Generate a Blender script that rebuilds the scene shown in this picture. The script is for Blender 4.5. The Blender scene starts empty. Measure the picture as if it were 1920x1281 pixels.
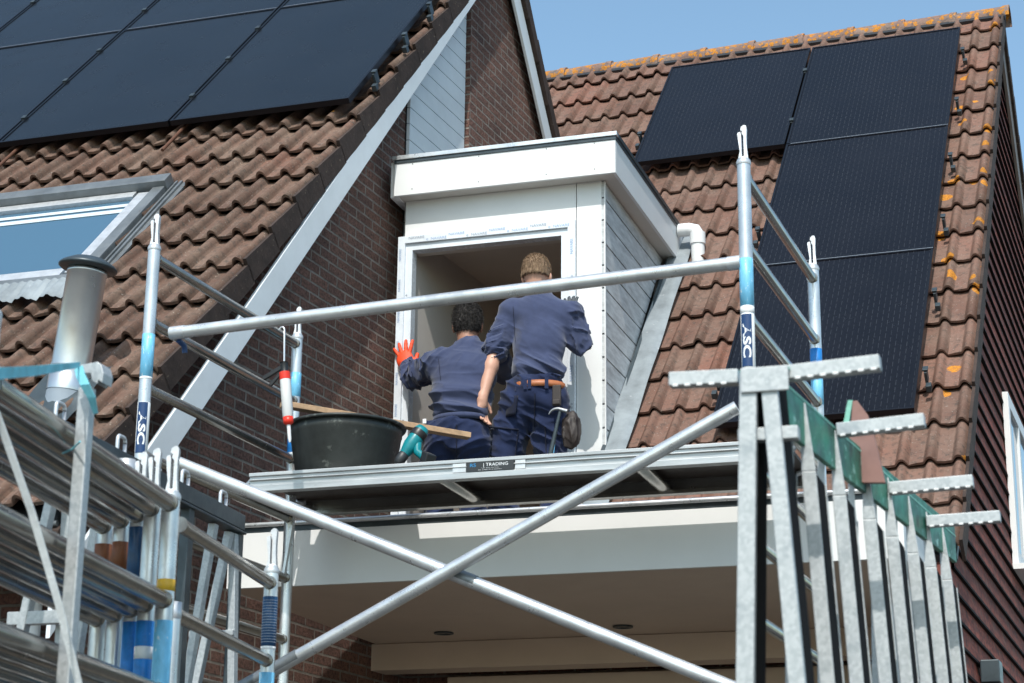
import bpy, math, random
import numpy as np
from mathutils import Vector, Matrix
random.seed(7); RNG = np.random.default_rng(7)
SC = bpy.context.scene; COL = SC.collection
R = math.radians
def V(*a): return np.array(a if len(a) > 1 else a[0], float)
def nz(v): v = np.array(v, float); return v / np.linalg.norm(v)
def az(a): a = R(a); return V(math.sin(a), math.cos(a), 0.)
Z = V(0, 0, 1.)

# ---------------------------------------------------------------- camera
F_PX, CX, CY = 3680., 960., 640.5
CAM = V(0, 0, 1.6); PITCH, ROLL, HEAD = 16.8, .61, -19.0
_f = az(HEAD) * math.cos(R(PITCH)) + Z * math.sin(R(PITCH))
_r0 = az(HEAD + 90); _u0 = -az(HEAD) * math.sin(R(PITCH)) + Z * math.cos(R(PITCH))
_r = _r0 * math.cos(R(ROLL)) + _u0 * math.sin(R(ROLL)); _u = -_r0 * math.sin(R(ROLL)) + _u0 * math.cos(R(ROLL))
cam = bpy.data.cameras.new('camera'); camo = bpy.data.objects.new('camera', cam); COL.objects.link(camo)
camo.matrix_world = Matrix([[_r[i], _u[i], -_f[i], CAM[i]] for i in range(3)] + [[0, 0, 0, 1]])
cam.sensor_width = 36; cam.lens = 36 * F_PX / 1920; cam.clip_start = .1; cam.clip_end = 500
cam.dof.use_dof = True; cam.dof.focus_distance = 11.0; cam.dof.aperture_fstop = 7.0
SC.camera = camo

# ---------------------------------------------------------------- world, sun, exposure
SUN_EL, SUN_AZ = 51.0, 170.0       # azimuth of the sun measured like az(): 180 = straight behind the viewer's side (-Y)
W = bpy.data.worlds.new('World'); SC.world = W; W.use_nodes = True
wn = W.node_tree.nodes; bg = wn['Background']
sky = wn.new('ShaderNodeTexSky'); sky.sky_type = 'NISHITA'; sky.sun_disc = False
sky.sun_elevation = R(SUN_EL); sky.sun_rotation = R(SUN_AZ); sky.altitude = 0; sky.air_density = 1.0; sky.dust_density = 1.6; sky.ozone_density = .2
tint = wn.new('ShaderNodeMix'); tint.data_type = 'RGBA'; tint.blend_type = 'MULTIPLY'; tint.inputs[0].default_value = 1; tint.inputs[7].default_value = (1.0, 1.15, 1.10, 1)
W.node_tree.links.new(sky.outputs[0], tint.inputs[6]); W.node_tree.links.new(tint.outputs[2], bg.inputs[0]); bg.inputs[1].default_value = .15
sd = az(SUN_AZ) * math.cos(R(SUN_EL)) + Z * math.sin(R(SUN_EL))
sl = bpy.data.lights.new('sun', 'SUN'); sl.energy = 2.95; sl.angle = R(.5); sl.color = (1., .965, .90)
so = bpy.data.objects.new('sun', sl); COL.objects.link(so)
so.rotation_euler = Vector(sd).to_track_quat('Z', 'Y').to_euler()
SC.view_settings.view_transform = 'Standard'; SC.view_settings.look = 'None'
SC.view_settings.gamma = 1; SC.view_settings.exposure = .42; SC.view_settings.use_curve_mapping = False
SC.cycles.max_bounces = 6; SC.cycles.use_denoising = True

# ---------------------------------------------------------------- measuring helpers (a photo point to a place on a real plane)
def ray(px, py): return nz(_r * (px - CX) / F_PX - _u * (py - CY) / F_PX + _f)
def hit(px, py, pt, n):
    d = ray(px, py); return CAM + d * (np.dot(V(pt) - CAM, n) / np.dot(d, n))
def onY(px, py, y, a=-1., x0=-3.7): return hit(px, py, (x0, y, 0), az(a))
def onX(px, py, x, a=91., y0=0): return hit(px, py, (x, y0, 0), az(a))
def onZ(px, py, z): return hit(px, py, (0, 0, z), Z)
def atD(px, py, D):
    d = ray(px, py); return CAM + d / math.hypot(d[0], d[1]) * D

# ---------------------------------------------------------------- materials
def mat(name, col, rough=.6, metal=0., nodes=None, spec=None, bump=None):
    m = bpy.data.materials.new(name); m.use_nodes = True
    n = m.node_tree.nodes; b = n['Principled BSDF']
    b.inputs['Base Color'].default_value = (*col, 1); b.inputs['Roughness'].default_value = rough; b.inputs['Metallic'].default_value = metal
    if spec is not None: b.inputs['Specular IOR Level'].default_value = spec
    if nodes: nodes(m.node_tree, n, m.node_tree.links, b)
    return m
def N(t, typ, **kw):
    n = t.nodes.new(typ)
    for k, v in kw.items():
        if k.startswith('i_'): n.inputs[k[2:].replace('_', ' ')].default_value = v
        elif k[0] == 'I': n.inputs[int(k[1:])].default_value = v
        else: setattr(n, k, v)
    return n
def ramp(t, src, stops):
    r = t.nodes.new('ShaderNodeValToRGB'); e = r.color_ramp.elements
    while len(e) < len(stops): e.new(.5)
    for i, (p, c) in enumerate(stops):
        e[i].position = p; e[i].color = (*c, 1) if len(c) == 3 else c
    t.links.new(src, r.inputs[0]); return r.outputs[0]
def mix(t, fac, a, b, mode='MIX'):
    m = t.nodes.new('ShaderNodeMix'); m.data_type = 'RGBA'; m.blend_type = mode
    for s, i in ((fac, 0), (a, 6), (b, 7)):
        if isinstance(s, (int, float)): m.inputs[i].default_value = s
        elif isinstance(s, tuple): m.inputs[i].default_value = (*s, 1)
        else: t.links.new(s, m.inputs[i])
    return m.outputs[2]
def math_(t, op, a, b=None, c=None):
    m = t.nodes.new('ShaderNodeMath'); m.operation = op
    for i, s in enumerate((a, b, c)):
        if s is None: continue
        if isinstance(s, (int, float)): m.inputs[i].default_value = s
        else: t.links.new(s, m.inputs[i])
    return m.outputs[0]
def noise(t, vec, scale, detail=4, rough=.6, dist=0):
    n = N(t, 'ShaderNodeTexNoise', i_Scale=scale, i_Detail=detail, i_Roughness=rough, i_Distortion=dist)
    if vec is not None: t.links.new(vec, n.inputs['Vector'])
    return n.outputs[0]
def bump(t, b, h, strength=.5, dist=.01):
    n = N(t, 'ShaderNodeBump', i_Strength=strength, i_Distance=dist); t.links.new(h, n.inputs['Height']); t.links.new(n.outputs[0], b.inputs['Normal'])
def objco(t): return t.nodes.new('ShaderNodeTexCoord').outputs['Object']
def uvco(t): return t.nodes.new('ShaderNodeTexCoord').outputs['UV']
def mapped(t, vec, sc):
    m = N(t, 'ShaderNodeMapping'); m.inputs['Scale'].default_value = sc; t.links.new(vec, m.inputs[0]); return m.outputs[0]

def varied(name, col, rough=.5, metal=0., amt=.15, scale=6, rv=.12, bmp=.0, bscale=60, stretch=(1, 1, 1), dark=None, spec=None, speck=None):
    """a plain material with mottling, dirt and uneven gloss"""
    def f(t, n, l, b):
        o = mapped(t, objco(t), stretch)
        a = noise(t, o, scale, 5, .65)
        lo = tuple(c * (1 - amt) for c in col) if dark is None else dark; hi = tuple(min(1, c * (1 + amt * .6)) for c in col)
        c = ramp(t, a, [(.3, lo), (.62, hi)])
        if speck:
            s = ramp(t, noise(t, o, speck[0], 3, .7), [(speck[1], (0, 0, 0)), (speck[1] + .06, (1, 1, 1))])
            c = mix(t, s, c, speck[2])
        l.new(c, b.inputs['Base Color'])
        r = ramp(t, noise(t, o, scale * 3.1, 5, .7), [(.25, (max(0, rough - rv),) * 3), (.75, (min(1, rough + rv),) * 3)])
        l.new(r, b.inputs['Roughness'])
        if bmp: bump(t, b, noise(t, o, bscale, 4, .6), bmp, .004)
    return mat(name, col, rough, metal, f, spec)

M = {}
M['white'] = varied('white_painted_board', (.76, .76, .76), .5, amt=.03, scale=3, bmp=.04, bscale=30)
M['whitefilm'] = varied('white_window_profile_with_film', (.74, .78, .83), .25, amt=.06, scale=9, bmp=.15, bscale=25)
M['grey_white'] = varied('pale_grey_painted_wood', (.72, .76, .79), .5, amt=.06, scale=4, bmp=.08, bscale=40)
M['cream'] = varied('cream_ceiling_board', (.62, .58, .53), .6, amt=.04, scale=2)
M['taupe'] = varied('taupe_ceiling_board', (.62, .50, .40), .7, amt=.05, scale=2)
M['room'] = varied('room_plaster', (.56, .51, .47), .9, amt=.06, scale=2)
M['alu'] = varied('aluminium_tube', (.66, .67, .68), .34, .68, amt=.22, scale=5, rv=.14, bmp=.12, bscale=50, stretch=(1, 1, 1), speck=(38, .67, (.34, .34, .33)))
M['alu_dirty'] = varied('used_aluminium', (.34, .33, .31), .22, .85, amt=.25, scale=4, rv=.08, bmp=.03, bscale=30, speck=(30, .70, (.55, .55, .54)))
M['alu_flat'] = varied('extruded_aluminium', (.50, .51, .52), .42, .6, amt=.25, scale=5, rv=.14, bmp=.08, stretch=(.4, 3, 3), speck=(30, .68, (.30, .31, .32)))
M['alu_cast'] = varied('cast_aluminium', (.62, .63, .65), .42, .55, amt=.15, scale=20, bmp=.2)
M['zinc'] = varied('zinc_gutter', (.20, .215, .225), .45, .5, amt=.25, scale=5)
M['lead'] = varied('lead_flashing', (.25, .28, .30), .6, .2, amt=.3, scale=4, bmp=.4, bscale=14, speck=(9, .66, (.46, .48, .5)))
M['epdm'] = varied('dark_flashing', (.035, .05, .06), .55, amt=.3, scale=6)
M['dark'] = varied('black_coated_steel', (.025, .028, .032), .45, amt=.3, scale=8)
M['slate_steel'] = varied('dark_grey_steel', (.05, .065, .075), .4, .3, amt=.3, scale=8)
M['rubber'] = varied('black_plastic_tub', (.028, .032, .031), .45, amt=.5, scale=6, bmp=.2, speck=(14, .62, (.11, .12, .11)))
M['green'] = varied('green_painted_steel', (.02, .19, .12), .5, amt=.5, scale=9, dark=(.005, .035, .028), speck=(26, .6, (.25, .5, .42)))
M['green_edge'] = varied('worn_mint_edge', (.22, .52, .42), .6, amt=.3, scale=16)
M['wood'] = varied('pine_plank', (.42, .27, .16), .7, amt=.25, scale=5, stretch=(1, 9, 9), bmp=.1)
M['ply'] = varied('brown_plywood', (.05, .035, .028), .6, amt=.25, scale=4)
M['pink'] = varied('faded_red_board', (.26, .14, .12), .7, amt=.15, scale=8)
M['orange'] = mat('orange_plastic', (.85, .09, .02), .4)
M['red'] = mat('red_plastic', (.72, .035, .015), .35)
M['label_white'] = mat('white_label', (.8, .8, .8), .45)
M['black'] = mat('black_plastic', (.012, .012, .013), .4)
M['teal'] = varied('teal_tool_plastic', (.0, .19, .22), .35, amt=.2, scale=20)
M['navy_label'] = mat('navy_label', (.012, .045, .14), .4)
M['navy_ink'] = mat('navy_ink', (.02, .04, .10), .5)
M['blue_ink'] = mat('blue_ink', (.02, .22, .48), .5)
M['white_ink'] = mat('white_ink', (.8, .82, .85), .5)
M['grey_ink'] = mat('faded_grey_ink', (.32, .36, .43), .6)
M['strap_cyan'] = varied('cyan_webbing', (.20, .58, .68), .7, amt=.25, scale=12, bmp=.3, bscale=150)
M['strap_white'] = varied('white_webbing', (.66, .69, .70), .7, amt=.12, scale=14, bmp=.5, bscale=120)
M['leather'] = varied('tan_leather', (.36, .12, .045), .5, amt=.3, scale=14)
M['pouch'] = varied('dark_brown_leather', (.035, .025, .022), .6, amt=.3, scale=14)
M['skin'] = varied('skin', (.55, .30, .215), .5, amt=.1, scale=14, bmp=.06, bscale=200)
M['bluetube'] = mat('bright_blue_plastic', (.02, .22, .62), .35)
M['steel'] = varied('bare_steel', (.4, .4, .41), .35, .9, amt=.2, scale=14)
M['grey_pvc'] = varied('grey_flue_collar', (.20, .24, .28), .5, amt=.12, scale=5)
M['pave'] = varied('grey_paving', (.085, .08, .075), .9, amt=.2, scale=1.2)

def galv(t, n, l, b):
    o = objco(t); v = N(t, 'ShaderNodeTexVoronoi', i_Scale=120.); l.new(o, v.inputs['Vector'])
    g = t.nodes.new('ShaderNodeRGBToBW'); l.new(v.outputs['Color'], g.inputs[0])
    c = ramp(t, g.outputs[0], [(.2, (.40, .42, .43)), (.8, (.50, .52, .53))])
    c = mix(t, ramp(t, noise(t, o, 7, 5, .7), [(.56, (0, 0, 0)), (.7, (1, 1, 1))]), c, (.30, .33, .35))
    l.new(c, b.inputs['Base Color']); l.new(ramp(t, g.outputs[0], [(0, (.42,) * 3), (1, (.62,) * 3)]), b.inputs['Roughness'])
M['shiny'] = varied('polished_flue_steel', (.66, .67, .68), .33, .85, amt=.1, scale=4, rv=.08)
M['rust'] = varied('rusty_rail', (.11, .045, .025), .8, amt=.3, scale=30)
M['galv'] = mat('galvanised_steel', (.6, .6, .6), .5, .45, galv)

def brick(name, c1, c2, mortar, lite=.5):
    def f(t, n, l, b):
        uv = uvco(t)
        br = N(t, 'ShaderNodeTexBrick', offset=.5, i_Scale=1., i_Mortar_Size=.0075, i_Mortar_Smooth=.35, i_Bias=0., i_Brick_Width=.215, i_Row_Height=.0625)
        w = N(t, 'ShaderNodeVectorMath', operation='ADD'); l.new(uv, w.inputs[0])
        dn = N(t, 'ShaderNodeTexNoise', i_Scale=26., i_Detail=3.); l.new(uv, dn.inputs['Vector'])
        sv = N(t, 'ShaderNodeVectorMath', operation='SCALE'); sv.inputs['Scale'].default_value = .006; l.new(dn.outputs['Color'], sv.inputs[0])
        l.new(sv.outputs[0], w.inputs[1]); l.new(w.outputs[0], br.inputs['Vector'])
        br.inputs['Color1'].default_value = (*c1, 1); br.inputs['Color2'].default_value = (*c2, 1); br.inputs['Mortar'].default_value = (*mortar, 1)
        c = mix(t, ramp(t, noise(t, uv, 2.2, 4, .6), [(.38, (0, 0, 0)), (.66, (lite,) * 3)]), br.outputs['Color'], tuple(x * 1.9 for x in c1))
        c = mix(t, ramp(t, noise(t, uv, 48, 6, .8), [(.34, (.85,) * 3), (.55, (0, 0, 0))]), c, (.018, .014, .014))
        c = mix(t, br.outputs['Fac'], c, mix(t, ramp(t, noise(t, uv, 7, 4, .7), [(.35, (0,) * 3), (.7, (1,) * 3)]), mortar, tuple(x * .45 for x in mortar)))
        c = mix(t, ramp(t, noise(t, uv, 120, 2, .5), [(.68, (0,) * 3), (.72, (.6,) * 3)]), c, (.30, .27, .24))
        l.new(c, b.inputs['Base Color'])
        h = math_(t, 'ADD', math_(t, 'MULTIPLY', math_(t, 'SUBTRACT', 1., br.outputs['Fac']), 1.), math_(t, 'MULTIPLY', noise(t, uv, 42, 6, .8), 1.9))
        bump(t, b, h, 1., .022)
    return mat(name, c1, .9, 0, f)
M['brick'] = brick('dark_brown_brick', (.27, .135, .10), (.155, .083, .070), (.44, .38, .33))
M['brick_front'] = brick('red_brown_brick', (.17, .07, .05), (.10, .045, .04), (.24, .20, .17))

def tile_mat(name, base, lite, lichen, verge=None, moss=.5):
    def f(t, n, l, b):
        o = objco(t); s = N(t, 'ShaderNodeSeparateXYZ'); l.new(o, s.inputs[0]); uvn = uvco(t)
        at = N(t, 'ShaderNodeTexWhiteNoise', noise_dimensions='2D'); l.new(uvn, at.inputs['Vector'])     # uv carries the tile's own number
        c = ramp(t, at.outputs['Value'], [(0., tuple(x * .66 for x in base)), (.5, base), (.85, tuple(x * 1.22 for x in base)), (1., (base[0] * 1.3, base[1] * 1.05, base[2] * 1.))])
        c = mix(t, ramp(t, noise(t, o, 3.2, 6, .7), [(.42, (0,) * 3), (.62, (.75,) * 3)]), c, lite)
        c = mix(t, ramp(t, noise(t, o, 26, 6, .75), [(.5, (0,) * 3), (.64, (moss,) * 3)]), c, (.05, .04, .033))
        c = mix(t, ramp(t, noise(t, o, 90, 2, .6), [(.66, (0,) * 3), (.7, (.5,) * 3)]), c, (.42, .38, .33))
        # orange lichen rosettes
        v = N(t, 'ShaderNodeTexVoronoi', i_Scale=lichen[0]); 
        wv = N(t, 'ShaderNodeVectorMath', operation='ADD'); l.new(o, wv.inputs[0])
        dn = N(t, 'ShaderNodeTexNoise', i_Scale=30., i_Detail=4.); l.new(o, dn.inputs['Vector'])
        sv = N(t, 'ShaderNodeVectorMath', operation='SCALE'); sv.inputs['Scale'].default_value = .035; l.new(dn.outputs['Color'], sv.inputs[0]); l.new(sv.outputs[0], wv.inputs[1])
        l.new(wv.outputs[0], v.inputs['Vector'])
        g = t.nodes.new('ShaderNodeRGBToBW'); l.new(v.outputs['Color'], g.inputs[0])
        dens = lichen[1]
        if verge is not None:
            k = N(t, 'ShaderNodeMapRange', I1=verge[0], I2=verge[1], I3=verge[2], I4=lichen[1]); vx = N(t, 'ShaderNodeValue', name='verge_x'); l.new(math_(t, 'SUBTRACT', vx.outputs[0], s.outputs[0]), k.inputs[0]); dens = k.outputs[0]
        pick = math_(t, 'LESS_THAN', g.outputs[0], dens)
        rad = math_(t, 'MULTIPLY', g.outputs[0], lichen[2])
        disc = math_(t, 'LESS_THAN', v.outputs['Distance'], math_(t, 'ADD', rad, lichen[3]))
        k2 = math_(t, 'MULTIPLY', pick, disc)
        oc = ramp(t, noise(t, o, 120, 4, .7), [(.35, (.30, .10, .01)), (.6, (.62, .25, .02))])
        k2 = math_(t, 'MULTIPLY', k2, ramp(t, noise(t, o, 70, 4, .7), [(.36, (.15,) * 3), (.46, (1,) * 3)]))
        c = mix(t, k2, c, oc); l.new(c, b.inputs['Base Color'])
        bump(t, b, noise(t, o, 70, 5, .7), .5, .004)
    return mat(name, base, .88, 0, f)
M['tile_left'] = tile_mat('weathered_brown_roof_tile', (.128, .071, .051), (.185, .125, .094), (7., .02, .1, .10), (0., 1.2, .20), .75)
M['tile_right'] = tile_mat('red_brown_roof_tile', (.170, .088, .064), (.19, .120, .092), (5.2, .014, .14, .20), (0., .62, .9), .7)
M['ridge'] = tile_mat('lichen_covered_ridge_tile', (.19, .115, .09), (.24, .19, .16), (24., .80, .3, .34), None, .6)
M['tile_edge'] = varied('tile_verge_side', (.045, .028, .022), .95, amt=.4, scale=9, bmp=.6, bscale=40, speck=(40, .66, (.26, .20, .13)))

def pv(name, tint, line, period, dash, mid):
    def f(t, n, l, b):
        uv = uvco(t); s = N(t, 'ShaderNodeSeparateXYZ'); l.new(uv, s.inputs[0])
        fx = math_(t, 'FRACT', math_(t, 'MULTIPLY', s.outputs[0], 1 / period)); ln = math_(t, 'LESS_THAN', fx, .13)
        fy = math_(t, 'FRACT', math_(t, 'ADD', math_(t, 'MULTIPLY', s.outputs[1], 1 / dash), math_(t, 'MULTIPLY', math_(t, 'FLOOR', math_(t, 'MULTIPLY', s.outputs[0], 1 / period)), .37)))
        ln = math_(t, 'MULTIPLY', ln, math_(t, 'GREATER_THAN', fy, .32))
        ln = math_(t, 'MULTIPLY', ln, ramp(t, noise(t, uv, 2.5, 3, .6), [(.3, (.35,) * 3), (.7, (1,) * 3)]))
        cy = math_(t, 'FRACT', math_(t, 'MULTIPLY', s.outputs[1], 1 / .0915)); row = math_(t, 'MULTIPLY', math_(t, 'LESS_THAN', cy, .05), .6)
        c = mix(t, ln, tint, line); c = mix(t, row, c, (.004, .004, .006))
        c = mix(t, ramp(t, noise(t, uv, 1.3, 3, .6), [(.35, (0,) * 3), (.7, (.35,) * 3)]), c, tuple(x * 1.7 + .004 for x in tint))
        l.new(c, b.inputs['Base Color'])
        l.new(ramp(t, noise(t, uv, 5, 5, .7), [(.3, (.16,) * 3), (.7, (.30,) * 3)]), b.inputs['Roughness'])
    return mat(name, tint, .22, 0, f, .28 if 'fine' in name else .22)
M['pv_left'] = pv('black_solar_glass_fine', (.006, .008, .011), (.024, .028, .034), .026, .05, 0)
M['pv_right'] = pv('black_solar_glass_ribbons', (.0055, .0055, .008), (.032, .034, .040), .033, .075, 0)
M['pv_frame'] = mat('black_anodised_frame', (.012, .013, .018), .35, .6)
M['silver'] = mat('silver_edge_strip', (.45, .47, .5), .35, .8)

def boards(name, c, gap, period, amt=.25, gw=.06, dirt=.4, vec='UV'):
    def f(t, n, l, b):
        uv = uvco(t); s = N(t, 'ShaderNodeSeparateXYZ'); l.new(uv, s.inputs[0])
        q = math_(t, 'MULTIPLY', s.outputs[1], 1 / period); fr = math_(t, 'FRACT', q)
        rn = N(t, 'ShaderNodeTexWhiteNoise', noise_dimensions='1D'); l.new(math_(t, 'FLOOR', q), rn.inputs['W'])
        cc = ramp(t, rn.outputs['Value'], [(0, tuple(x * (1 - amt) for x in c)), (1, tuple(x * (1 + amt) for x in c))])
        st = mapped(t, uv, (2.5, 30, 1)); cc = mix(t, ramp(t, noise(t, st, 2.2, 6, .75), [(.35, (0,) * 3), (.7, (dirt,) * 3)]), cc, tuple(x * .35 for x in c))
        cc = mix(t, ramp(t, noise(t, uv, 16, 6, .75), [(.42, (0,) * 3), (.60, (.85,) * 3)]), cc, (.055, .035, .035))
        cc = mix(t, ramp(t, noise(t, uv, 7, 5, .7), [(.5, (0,) * 3), (.7, (.5,) * 3)]), cc, (.22, .15, .12))
        cc = mix(t, ramp(t, noise(t, uv, 95, 3, .7), [(.66, (0,) * 3), (.72, (dirt,) * 3)]), cc, tuple(min(1, x * 3.5) for x in c))
        cc = mix(t, math_(t, 'LESS_THAN', fr, gw), cc, gap); l.new(cc, b.inputs['Base Color'])
        bump(t, b, math_(t, 'ADD', fr, math_(t, 'MULTIPLY', noise(t, st, 3, 5, .7), .35)), .35, .02)
    return mat(name, c, .8, 0, f, .15)
M['leg_shade'] = mat('painted_leg_shade', (.012, .011, .012), .95, 0, None, .1)  # black that paints in the shade on the rack legs' right side
M['brick_side'] = brick('deep_red_brown_brick', (.23, .085, .062), (.11, .045, .038), (.02, .014, .013), .6)
M['dark_boards'] = boards('dark_stained_timber', (.36, .100, .070), (.006, .004, .004), .125, .35, .13, .7)
M['grey_boards'] = varied('weathered_grey_cladding', (.52, .53, .54), .62, amt=.28, scale=5, stretch=(1, 1.2, 6), bmp=.25, bscale=20, speck=(26, .64, (.46, .48, .50)))
M['glass_roof'] = mat('roof_window_glass', (.06, .13, .20), .05, 0, None, 1.)
M['blind'] = mat('pale_blind', (.55, .62, .68), .5)

def cloth(name, c, amt=.3, sc=9, fuzz=.25):
    def f(t, n, l, b):
        o = objco(t)
        l.new(ramp(t, noise(t, o, sc, 5, .7), [(.3, tuple(x * (1 - amt) for x in c)), (.7, tuple(x * (1 + amt) for x in c))]), b.inputs['Base Color'])
        b.inputs['Sheen Weight'].default_value = fuzz; b.inputs['Sheen Roughness'].default_value = .5
        bump(t, b, noise(t, o, 260, 3, .6), .25, .002)
    return mat(name, c, .92, 0, f, .2)
M['sweater'] = cloth('navy_sweatshirt_cotton', (.046, .058, .118), .14)
M['trouser'] = cloth('dark_blue_work_trouser', (.017, .026, .070), .25, 8, .15)
M['trouser_dark'] = cloth('black_blue_pocket_cloth', (.010, .013, .030), .3, 8, .1)
M['lightblue'] = mat('light_blue_trim', (.10, .36, .62), .6)
M['glove_orange'] = varied('orange_glove', (.82, .075, .02), .6, amt=.12, scale=20, bmp=.3, bscale=120)
M['glove_grey'] = varied('dark_grey_glove', (.05, .06, .07), .6, amt=.2, scale=20)
def hairmat(name, a, b_):
    def f(t, n, l, b):
        st = mapped(t, objco(t), (60, 60, 14)); l.new(ramp(t, noise(t, st, 2.2, 4, .7), [(.3, a), (.7, b_)]), b.inputs['Base Color'])
        bump(t, b, noise(t, st, 3, 4, .7), .9, .01)
    return mat(name, a, .6, 0, f)
M['hair_black'] = hairmat('short_black_hair', (.008, .006, .006), (.035, .028, .025))
M['hair_blond'] = hairmat('short_sandy_hair', (.12, .065, .035), (.38, .25, .15))

# ---------------------------------------------------------------- object helpers
ORG = {}
def link(o, parent=None):
    COL.objects.link(o)
    if parent is not None: o.parent = parent
    return o
def thing(name, label, cat, loc, group=None):
    o = bpy.data.objects.new(name, None); o.empty_display_size = .1; link(o); o.location = loc
    o['label'] = label; o['category'] = cat
    if group: o['group'] = group
    ORG[o.name] = V(loc); return o
def tag(o, label, cat, group=None):
    o['label'] = label; o['category'] = cat
    if group: o['group'] = group
    return o
class MB:
    def __init__(s): s.v = []; s.f = []; s.sm = []; s.uv = []; s.mi = []
    def face(s, pts, uv=None, sm=False, mi=0):
        i = len(s.v); s.v += [tuple(p) for p in pts]; s.f.append(tuple(range(i, i + len(pts)))); s.sm.append(sm); s.uv.append(uv); s.mi.append(mi)
    def grid(s, P, sm=True, closed=False, mi=0):
        a, b = len(P), len(P[0]); i0 = len(s.v)
        for r in P: s.v += [tuple(p) for p in r]
        for i in range(a - 1):
            for j in range(b if closed else b - 1):
                k = (j + 1) % b
                s.f.append((i0 + i * b + j, i0 + i * b + k, i0 + (i + 1) * b + k, i0 + (i + 1) * b + j)); s.sm.append(sm); s.uv.append(None); s.mi.append(mi)
    def prism(s, pts, d, uvf=None, mi=0):
        d = V(d); a = [V(p) for p in pts]; b = [p + d for p in a]; n = len(a)
        s.face(a, [uvf(p) for p in a] if uvf else None, mi=mi); s.face(b[::-1], [uvf(p) for p in b[::-1]] if uvf else None, mi=mi)
        for i in range(n):
            j = (i + 1) % n; q = [b[i], b[j], a[j], a[i]]
            s.face(q, [uvf(p) for p in q] if uvf else None, mi=mi)
    def beam(s, p, q, w, h, up=Z, off=(0, 0), mi=0):
        p, q = V(p), V(q); d = nz(q - p); x = nz(np.cross(d, up)); y = np.cross(x, d)
        o = x * off[0] + y * off[1]
        s.prism([p + o + x * a * w / 2 + y * b * h / 2 for a, b in ((-1, -1), (1, -1), (1, 1), (-1, 1))], q - p, mi=mi)
    def box(s, c, X, Y_, Z_, mi=0):
        c, X, Y_, Z_ = V(c), V(X), V(Y_), V(Z_)
        s.prism([c + (-X - Y_ - Z_) / 2, c + (X - Y_ - Z_) / 2, c + (X + Y_ - Z_) / 2, c + (-X + Y_ - Z_) / 2], Z_, mi=mi)
    def tube(s, p, q, r, n=20, r2=None, cap=True, rb=None, mi=0):
        p, q = V(p), V(q); r2 = r if r2 is None else r2; d = nz(q - p); x = nz(np.cross(d, Z if abs(d[2]) < .9 else V(1, 0, 0))); y = np.cross(x, d); rb = rb or 1.
        ring = lambda c, rr: [c + x * math.cos(2 * math.pi * k / n) * rr * rb + y * math.sin(2 * math.pi * k / n) * rr for k in range(n)]
        a, b = ring(p, r), ring(q, r2); s.grid([a, b], True, True, mi)
        if cap: s.face(a, mi=mi); s.face(b[::-1], mi=mi)
    def path(s, pts, r, n=12, mi=0):
        pts = [V(p) for p in pts]; R_ = []; x = None
        for i, p in enumerate(pts):
            d = nz((pts[min(i + 1, len(pts) - 1)] - pts[max(i - 1, 0)]))
            if x is None: x = nz(np.cross(d, Z if abs(d[2]) < .9 else V(1, 0, 0)))
            x = nz(x - d * np.dot(x, d)); y = np.cross(x, d); rr = r[i] if hasattr(r, '__len__') else r
            R_.append([p + (x * math.cos(2 * math.pi * k / n) + y * math.sin(2 * math.pi * k / n)) * rr for k in range(n)])
        s.grid(R_, True, True, mi); s.face(R_[0], mi=mi); s.face(R_[-1][::-1], mi=mi)
    def lathe(s, c, prof, ax=Z, n=40, mi=0):
        ax = nz(ax); x = nz(np.cross(ax, V(1, 0, 0) if abs(ax[0]) < .9 else V(0, 1, 0))); y = np.cross(ax, x); c = V(c)
        s.grid([[c + ax * h + (x * math.cos(2 * math.pi * k / n) + y * math.sin(2 * math.pi * k / n)) * r for k in range(n)] for r, h in prof], True, True, mi)
    def strip(s, pts, wv, t=.003, mi=0):
        """flat band following pts, width vectors wv"""
        for i in range(len(pts) - 1):
            a, b = V(pts[i]), V(pts[i + 1]); w0 = V(wv[i] if isinstance(wv, list) else wv) / 2; w1 = V(wv[i + 1] if isinstance(wv, list) else wv) / 2
            nrm = nz(np.cross(b - a, w0)) * t; s.prism([a - w0, a + w0, b + w1, b - w1], nrm, mi=mi)
    def build(s, name, m, parent=None, bevel=0, org=None):
        o0 = V(0, 0, 0)
        if parent is not None: o0 = ORG[parent.name]
        elif org is not None: o0 = V(org)
        me = bpy.data.meshes.new(name); me.from_pydata([tuple(V(v) - o0) for v in s.v], [], s.f)
        for mm in (m if isinstance(m, (list, tuple)) else [m]): me.materials.append(mm)
        me.polygons.foreach_set('use_smooth', s.sm); me.polygons.foreach_set('material_index', s.mi)
        if any(u is not None for u in s.uv):
            L = me.uv_layers.new(name='UVMap').data
            for p, u in zip(me.polygons, s.uv):
                if u is not None:
                    for li, c in zip(p.loop_indices, u): L[li].uv = c
        me.update(); o = bpy.data.objects.new(name, me); link(o, parent)
        if parent is None: o.location = o0
        ORG[o.name] = o0
        if bevel:
            b = o.modifiers.new('bevel', 'BEVEL'); b.width = bevel; b.segments = 2; b.limit_method = 'ANGLE'; b.angle_limit = R(40)
            w = o.modifiers.new('weld', 'WELD'); w.merge_threshold = .0002
            o.modifiers.move(1, 0)
        return o
def bez(a, b, c, n=10): return [(1 - t) ** 2 * V(a) + 2 * t * (1 - t) * V(b) + t * t * V(c) for t in np.linspace(0, 1, n)]
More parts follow.
